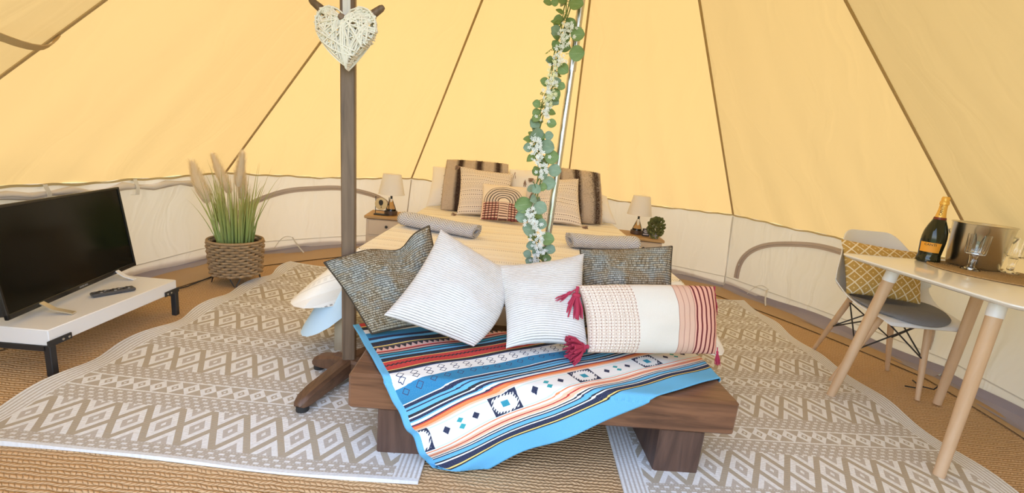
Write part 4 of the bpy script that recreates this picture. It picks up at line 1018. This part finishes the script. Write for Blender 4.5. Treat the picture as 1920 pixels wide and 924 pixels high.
# ornament with balloon silhouette
orn = thing('balloon_ornament', 'small round framed balloon picture in a black wire stand', 'ornament', (-1.10, 3.66, .441))
oc = Vector((-1.095, 3.625, .535)); fr = MB()
for a in (-.055, .055): fr.tube([oc + Vector((a, .03, -.092)), oc + Vector((a, .03, .055))], .003, 6)
fr.box(oc + Vector((0, .02, -.089)), (.12, .05, .008)); fr.tube([oc + Vector((-.055, .03, -.06)), oc + Vector((.055, .03, -.06))], .003, 6)
obj('stand', fr, m_bk, orn)
rx = Matrix.Rotation(pi / 2, 3, 'X')
obj('frame', MB().lathe([(.042, -.008), (.05, -.006), (.05, .006), (.042, .008)], 32, oc, rx), plain('gold_ring', (.62, .48, .26), .4), orn)
obj('picture', MB().lathe([(.001, .002), (.044, .002)], 32, oc, rx), plain('cream_card', (.80, .72, .58), .6), orn)
bl = MB(); pts = [oc + Vector((.018 * q * cos(a), -.005, .014 + .02 * sin(a) if sin(a) > 0 else .014 + .028 * sin(a))) for q in (1,) for a in [2 * pi * i / 24 for i in range(24)]]
bl.add([p - Vector((0, .004, 0)) for p in pts] + [p for p in pts], [tuple(range(24))] + [(i, (i + 1) % 24, 24 + (i + 1) % 24, 24 + i) for i in range(24)]); bl.box(oc + Vector((.003, -.007, -.026)), (.006, .004, .014), None, .001)
obj('balloon', bl, plain('black_print', (.02, .015, .012), .6), orn)
# small plant and sign on the other table
sg = thing('table_sign', 'small black and white printed block beside the lamp and plant', 'sign', (1.145, 3.86, .451))
obj('board', MB().box((1.145, 3.86, .484), (.062, .018, .066), None, .002), plain('black_board', (.04, .035, .04), .6), sg)
for i, (w_, z) in enumerate(((.035, .505), (.045, .494), (.03, .483), (.048, .468))): obj('print', MB().box((1.143, 3.850, z), (w_, .002, .0065 if i < 3 else .009), None, .0005), plain('white_print%d' % i, (.72, .66, .66), .6), sg)
bp = thing('bushy_plant', 'small bushy green plant at the corner of the bedside table', 'plant', (1.205, 3.79, .451))
obj('pot', MB().lathe([(.024, 0), (.03, .05), (.026, .05), (.022, .04), (.001, .04)], 20, (1.205, 3.79, .451)), plain('grey_pot', (.32, .3, .28), .7), bp)
me = leaf_mesh('small_leaf', leaf_mat('box_leaf_green', (.085, .10, .03), (.20, .20, .06)), 0)
mbs = MB()
V = []
for i in range(230):
    while True:
        q = Vector((rnd.uniform(-1, 1), rnd.uniform(-1, 1), rnd.uniform(-1, 1)))
        if .3 < q.length < 1: break
    p = Vector((1.205, 3.79, .545)) + Vector((q.x * .062, q.y * .05, q.z * .085)); d = (q + Vector((rnd.uniform(-.6, .6), rnd.uniform(-.8, .2), rnd.uniform(-.4, .6)))).normalized()
    leaf(bp, p, d, Vector((rnd.uniform(-.6, .6), -1, .5)), rnd.uniform(.018, .03), me)
obj('stem', MB().tube([(1.205, 3.79, .49), (1.207, 3.79, .56)], .004, 6).tube([(1.205, 3.79, .50), (1.235, 3.78, .57)], .003, 6).tube([(1.205, 3.79, .50), (1.175, 3.78, .56)], .003, 6), m_stem, bp)

# ------------------------------------------------------------------ chair
m_shell = plain('white_moulded_plastic', (.76, .76, .77), .35); m_beech = wood_mat('pale_beech', (.62, .43, .27), (.54, .35, .20), 2, .5, .6)
Mp = Mat('grey_quilted_felt', (.22, .22, .235), .95, spec=.1); Mp.ob(); Mp.bump(Mp.noise(220, 2), .002); m_pad = Mp.m
ch = thing('shell_chair', 'white moulded shell chair with grey seat pad and beech legs', 'chair', (2.082, 2.37, 0), .05)
prof = [(-.235, .405, .165, .0), (-.228, .425, .19, .0), (-.20, .437, .205, .004), (-.12, .436, .222, .012), (-.02, .428, .228, .028), (.07, .425, .238, .07), (.135, .440, .250, .085), (.175, .475, .256, .092), (.20, .53, .252, .09), (.22, .60, .232, .08), (.238, .67, .203, .068), (.252, .74, .172, .038), (.26, .785, .148, .02), (.264, .808, .120, .01), (.265, .815, .09, .005)]
NU = 25; P = []; Q = []
for j, (y, z, w, lift) in enumerate(prof):
    j0, j1 = max(0, j - 1), min(len(prof) - 1, j + 1); ty, tz = prof[j1][0] - prof[j0][0], prof[j1][1] - prof[j0][1]; L = sqrt(ty * ty + tz * tz); ny, nz = -tz / L, ty / L
    for i in range(NU):
        s = i / (NU - 1) * 2 - 1; k = abs(s) ** 2.6 * lift * 1.5; w_ = w * 1.1
        P.append((s * w_, y + ny * k, z + nz * k)); 
        Q.append((s * w_, y + ny * k - ny * .010, z + nz * k - nz * .010))
mb = MB().grid(P, NU, len(prof)); o = len(mb.v); mb.grid(Q, NU, len(prof)); k = (NU - 1) * (len(prof) - 1); mb.f[-k:] = [tuple(reversed(f)) for f in mb.f[-k:]]
per = [i for i in range(NU)] + [j * NU + NU - 1 for j in range(1, len(prof))] + [(len(prof) - 1) * NU + i for i in range(NU - 2, -1, -1)] + [j * NU for j in range(len(prof) - 2, 0, -1)]
n = len(per); mb.f += [(per[(i + 1) % n], per[i], o + per[i], o + per[(i + 1) % n]) for i in range(n)]
sh_ = obj('shell', mb, m_shell, ch, local=True); md = sh_.modifiers.new('sub', 'SUBSURF'); md.levels = 1; md.render_levels = 1
pd = MB(); P = []; uv = []
for j, (rr, z) in enumerate(((.0, .012), (.5, .012), (.85, .011), (.97, .006), (1.0, -.001), (.98, -.008), (.0, -.010))):
    for i in range(48):
        a = 2 * pi * i / 48; x, y = rr * .222 * cos(a), rr * .215 * sin(a) - .04; s = x / .225
        yy = y; zz = .437 - .008 * max(0, (y + .12) / .2) + .03 * abs(s) ** 2.6 * max(0, min(1, (y + .2) / .25)) * 1.2
        if y > .10: zz += (y - .10) * .25
        if y < -.19: zz -= (-.19 - y) * .3
        q = .0025 if (abs((x * .7 + y * .7) % .09 - .045) > .041 or abs((x * .7 - y * .7) % .09 - .045) > .041) and j < 3 else 0
        P.append((x, y, zz + z + .012 - q))
pd.grid(P, 48, 7, True); obj('seat_pad', pd, m_pad, ch, local=True)
fc = [(2.01, 2.743), (1.815, 2.294), (2.323, 2.535), (2.193, 2.175)]
inv = (Matrix.Translation((2.082, 2.37, 0)) @ RZ(.05)).inverted()
tops = []
for (x, y) in fc:
    f = inv @ Vector((x, y, .0)); t = Vector((.125 * (1 if f.x > 0 else -1), .115 * (1 if f.y > 0 else -1), .432 if f.y < 0 else .436)); tops.append((f, t))
    f.z = .004
    obj('leg', MB().tube([f, f.lerp(t, .5), t], [.0115, .015, .0165], 14), m_beech, ch, local=True)
wr = []
ordr = sorted(tops, key=lambda q: atan2(q[0].y, q[0].x))
for i in range(4):
    (f1, t1), (f2, t2) = ordr[i], ordr[(i + 1) % 4]
    for a, b in ((f1.lerp(t1, .48), t2 + Vector((0, 0, -.022))), (f2.lerp(t2, .48), t1 + Vector((0, 0, -.022)))): obj('strut', MB().tube([a, b], .004, 6), m_bk, ch, local=True)
MU = [(1.862, 2.55, 0.760), (2.272, 2.47, 0.735), (2.215, 2.34, 0.478), (1.872, 2.42, 0.478)]
cushion('mustard_cushion', 'mustard cushion with cream lattice pattern on the white shell chair', MU, .11, m_mustard, seed=31, pinch=.025, wr=.004)

# ------------------------------------------------------------------ dining table and what stands on it
m_top = plain('white_gloss_table', (.80, .79, .76), .12)
tc = Vector((2.078, 1.878, 0)); ta = .075
tb = thing('square_table', 'white topped table on splayed beech legs in front of the shell chair', 'table', tc)
def rsq(h, r, z, n=8):
    P = []
    for (sx, sy, a0) in ((1, 1, 0), (-1, 1, pi / 2), (-1, -1, pi), (1, -1, 1.5 * pi)):
        for i in range(n + 1): a = a0 + pi / 2 * i / n; v_ = RZ(ta) @ Vector((sx * (h - r) + r * cos(a), sy * (h - r) + r * sin(a), 0)); P.append(tc + v_ + Vector((0, 0, z)))
    return P
P = rsq(.375, .05, .708) + rsq(.398, .055, .717) + rsq(.403, .055, .724) + rsq(.402, .055, .729) + rsq(.399, .055, .73)
mb = MB().grid(P, 36, 5, True); mb.f.append(tuple(range(35, -1, -1))); mb.f.append(tuple(range(144, 180)))
obj('tabletop', mb, m_top, tb)
lc = Vector((2.0, 1.8457, 0))
for sx, sy in ((-1, -1), (1, -1), (-1, 1), (1, 1)):
    f = lc + RZ(.053) @ Vector((sx * .288, sy * .288, .009)); t = tc + RZ(.053) @ Vector((sx * .225 - .045, sy * .225 - .015, .712))
    l = obj('leg', MB().tube([f, f.lerp(t, .5), f.lerp(t, .905)], [.0185, .0225, .0245], 20), m_beech, tb)
    obj('ferrule', MB().tube([f.lerp(t, .90), f.lerp(t, 1.0)], [.0262, .0262], 20), m_shell, l)
# bottle
bo = thing('wine_bottle', 'dark green sparkling wine bottle with gold foil and orange label', 'bottle', (2.075, 2.225, .7305))
m_bg = plain('dark_green_bottle', (.012, .016, .006), .08); m_foil = Mat('gold_foil', (.85, .52, .12), .35, .55); m_foil.ob(); m_foil.bump(m_foil.noise(160, 2), .002); m_foil = m_foil.m
obj('glass', MB().lathe([(.04, 0), (.047, .003), (.048, .012), (.046, .024), (.0435, .034), (.0455, .06), (.0485, .10), (.0485, .125), (.045, .155), (.036, .185), (.025, .212), (.018, .235), (.015, .26), (.0145, .30), (.001, .301)], 36), m_bg, bo, local=True)
obj('foil', MB().lathe([(.0215, .224), (.0185, .242), (.016, .265), (.0155, .285), (.0185, .287), (.0185, .30), (.016, .303), (.0165, .318), (.013, .325), (.001, .326)], 28), m_foil, bo, local=True)
obj('neck_band', MB().lathe([(.0255, .2135), (.0235, .2245)], 28), plain('dark_red_band', (.16, .02, .015), .4), bo, local=True)
dirc = atan2(-2.225, -2.075)       # label turned to the door
def arc_panel(r, z0, z1, wd, nn=14):
    mb = MB(); P = []
    for z in (z0, z1):
        for i in range(nn): a = dirc + (i / (nn - 1) - .5) * wd / r; P.append((r(z) * cos(a) if callable(r) else r * cos(a), r * sin(a), z))
    return mb.grid(P, nn, 2)
P = []; zz = (.052, .07, .085, .10)
for z, r in zip(zz, (.0466, .0477, .0489, .0501)):
    for i in range(14): a = dirc - .12 + (i / 13 - .5) * 1.75; P.append((r * cos(a), r * sin(a), z))
obj('label', MB().grid(P, 14, 4), plain('orange_label', (.85, .38, .04), .5), bo, local=True)
rl = Matrix.Rotation(dirc - .12 + pi / 2, 3, 'Z')
obj('label_print', text_mb('CANTI', .016, rl, (0, 0, .089), .0502), plain('black_ink', (.02, .015, .01), .5), bo, smooth=False, local=True)
rn = Matrix.Rotation(dirc + pi / 2, 3, 'Z') @ Matrix.Rotation(pi / 2, 3, 'X') @ Matrix.Rotation(pi / 2, 3, 'Z')
obj('foil_print', text_mb('CANTI', .017, rn, rl @ Vector((0, -.0198, .258))), plain('brown_ink', (.12, .05, .01), .5), bo, smooth=False, local=True)
# mat, bucket, glasses
mt = Mat('woven_mat', rough=.95, spec=.1); u, v = mt.uv(); x_, y_, z_ = mt.xyz(); rr = (x_ * x_ + y_ * y_).sqrt(); w_ = (rr / .009).fr()
mt.col(mt.mix(mt.noise(180, 2), (.32, .20, .09), (.62, .45, .26))).bump((w_ * pi).sin() + mt.noise(160, 2), .004)
o = obj('placemat', MB().lathe([(.235, 0), (.238, .003), (.235, .007), (.001, .007)], 56), mt.m, loc=(2.215, 2.03, .7305), local=True); tag(o, 'round woven placemat under the ice bucket and goblets', 'placemat')
m_steel = Mat('brushed_steel', (.66, .64, .60), .24, 1).m
ib = thing('ice_bucket', 'stainless steel ice bucket behind the two ribbed goblets', 'bucket', (2.235, 2.165, .7382))
obj('bucket', MB().lathe([(.085, 0), (.092, .004), (.097, .012), (.112, .205), (.1135, .207), (.1115, .209), (.109, .205), (.094, .014), (.001, .012)], 48), m_steel, ib, local=True)
obj('rim', MB().tube([(.1135 * cos(2 * pi * i / 48), .1135 * sin(2 * pi * i / 48), .207) for i in range(48)], .003, 8, closed=True), m_steel, ib, local=True)
for s in (-1, 1): obj('handle', MB().tube([(.108 * cos(a_), .108 * sin(a_), .165 + dz) if r_ == 0 else ((.108 + r_) * cos(a_), (.108 + r_) * sin(a_), .165 + dz) for a_, r_, dz in ((s * 1.0 + .5, 0, 0), (s * 1.0 + .5, .02, -.004), (s * 1.0 + .72, .024, -.03), (s * 1.0 + .94, .02, -.004), (s * 1.0 + .94, 0, 0))], .004, 8), m_steel, ib, local=True)
def goblet(label, c_):
    g = thing('ribbed_goblet', label, 'glass', c_, 0, 'ribbed goblets on the placemat')
    obj('bowl', MB().lathe([(.012, .070), (.034, .074), (.0365, .080), (.0385, .12), (.040, .165), (.0385, .165), (.0365, .12), (.034, .083), (.010, .078), (.001, .078)], 60, rip=(.022, 20)), m_glass, g, local=True)
    obj('stem', MB().lathe([(.035, 0), (.036, .003), (.024, .007), (.013, .014), (.0115, .03), (.014, .055), (.017, .068), (.001, .07)], 30), m_glass, g, local=True)
    return g
goblet('ribbed clear goblet nearer the wine bottle', (2.132, 2.066, .7382)); goblet('ribbed clear goblet farther from the wine bottle', (2.335, 2.085, .7382))

# ------------------------------------------------------------------ sheepskin by the door
rnd = random.Random(5); mb = MB(); V = []; Fc = []
bm_ = MB().lathe([(.30, .0), (.29, .02), (.22, .035), (.001, .04)], 40, (0, 0, 0))
sk = obj('sheepskin', bm_, m_white, loc=(-.10, .84, .004), local=True); tag(sk, 'white fluffy sheepskin edge on the jute floor by the doorway', 'sheepskin')
sk.scale = (.42, .95, 1)
for i in range(9000):
    w = rnd.uniform(0, 2 * pi); r = sqrt(rnd.random()) * .30; p = Vector((r * cos(w), r * sin(w), .03)); d = Vector((cos(w) * r * 2.2 + rnd.uniform(-.4, .4), sin(w) * r * 2.2 + rnd.uniform(-.2, .4), rnd.uniform(.3, 1))).normalized()
    L = rnd.uniform(.03, .06); s = d.orthogonal().normalized() * .0016; k = len(V); V += [p - s, p + s, p + d * L]; Fc.append((k, k + 1, k + 2))
tag(obj('wool', mb.add(V, Fc), plain('white_wool', (.84, .83, .83), .9), sk, smooth=False, local=True), kind='stuff')
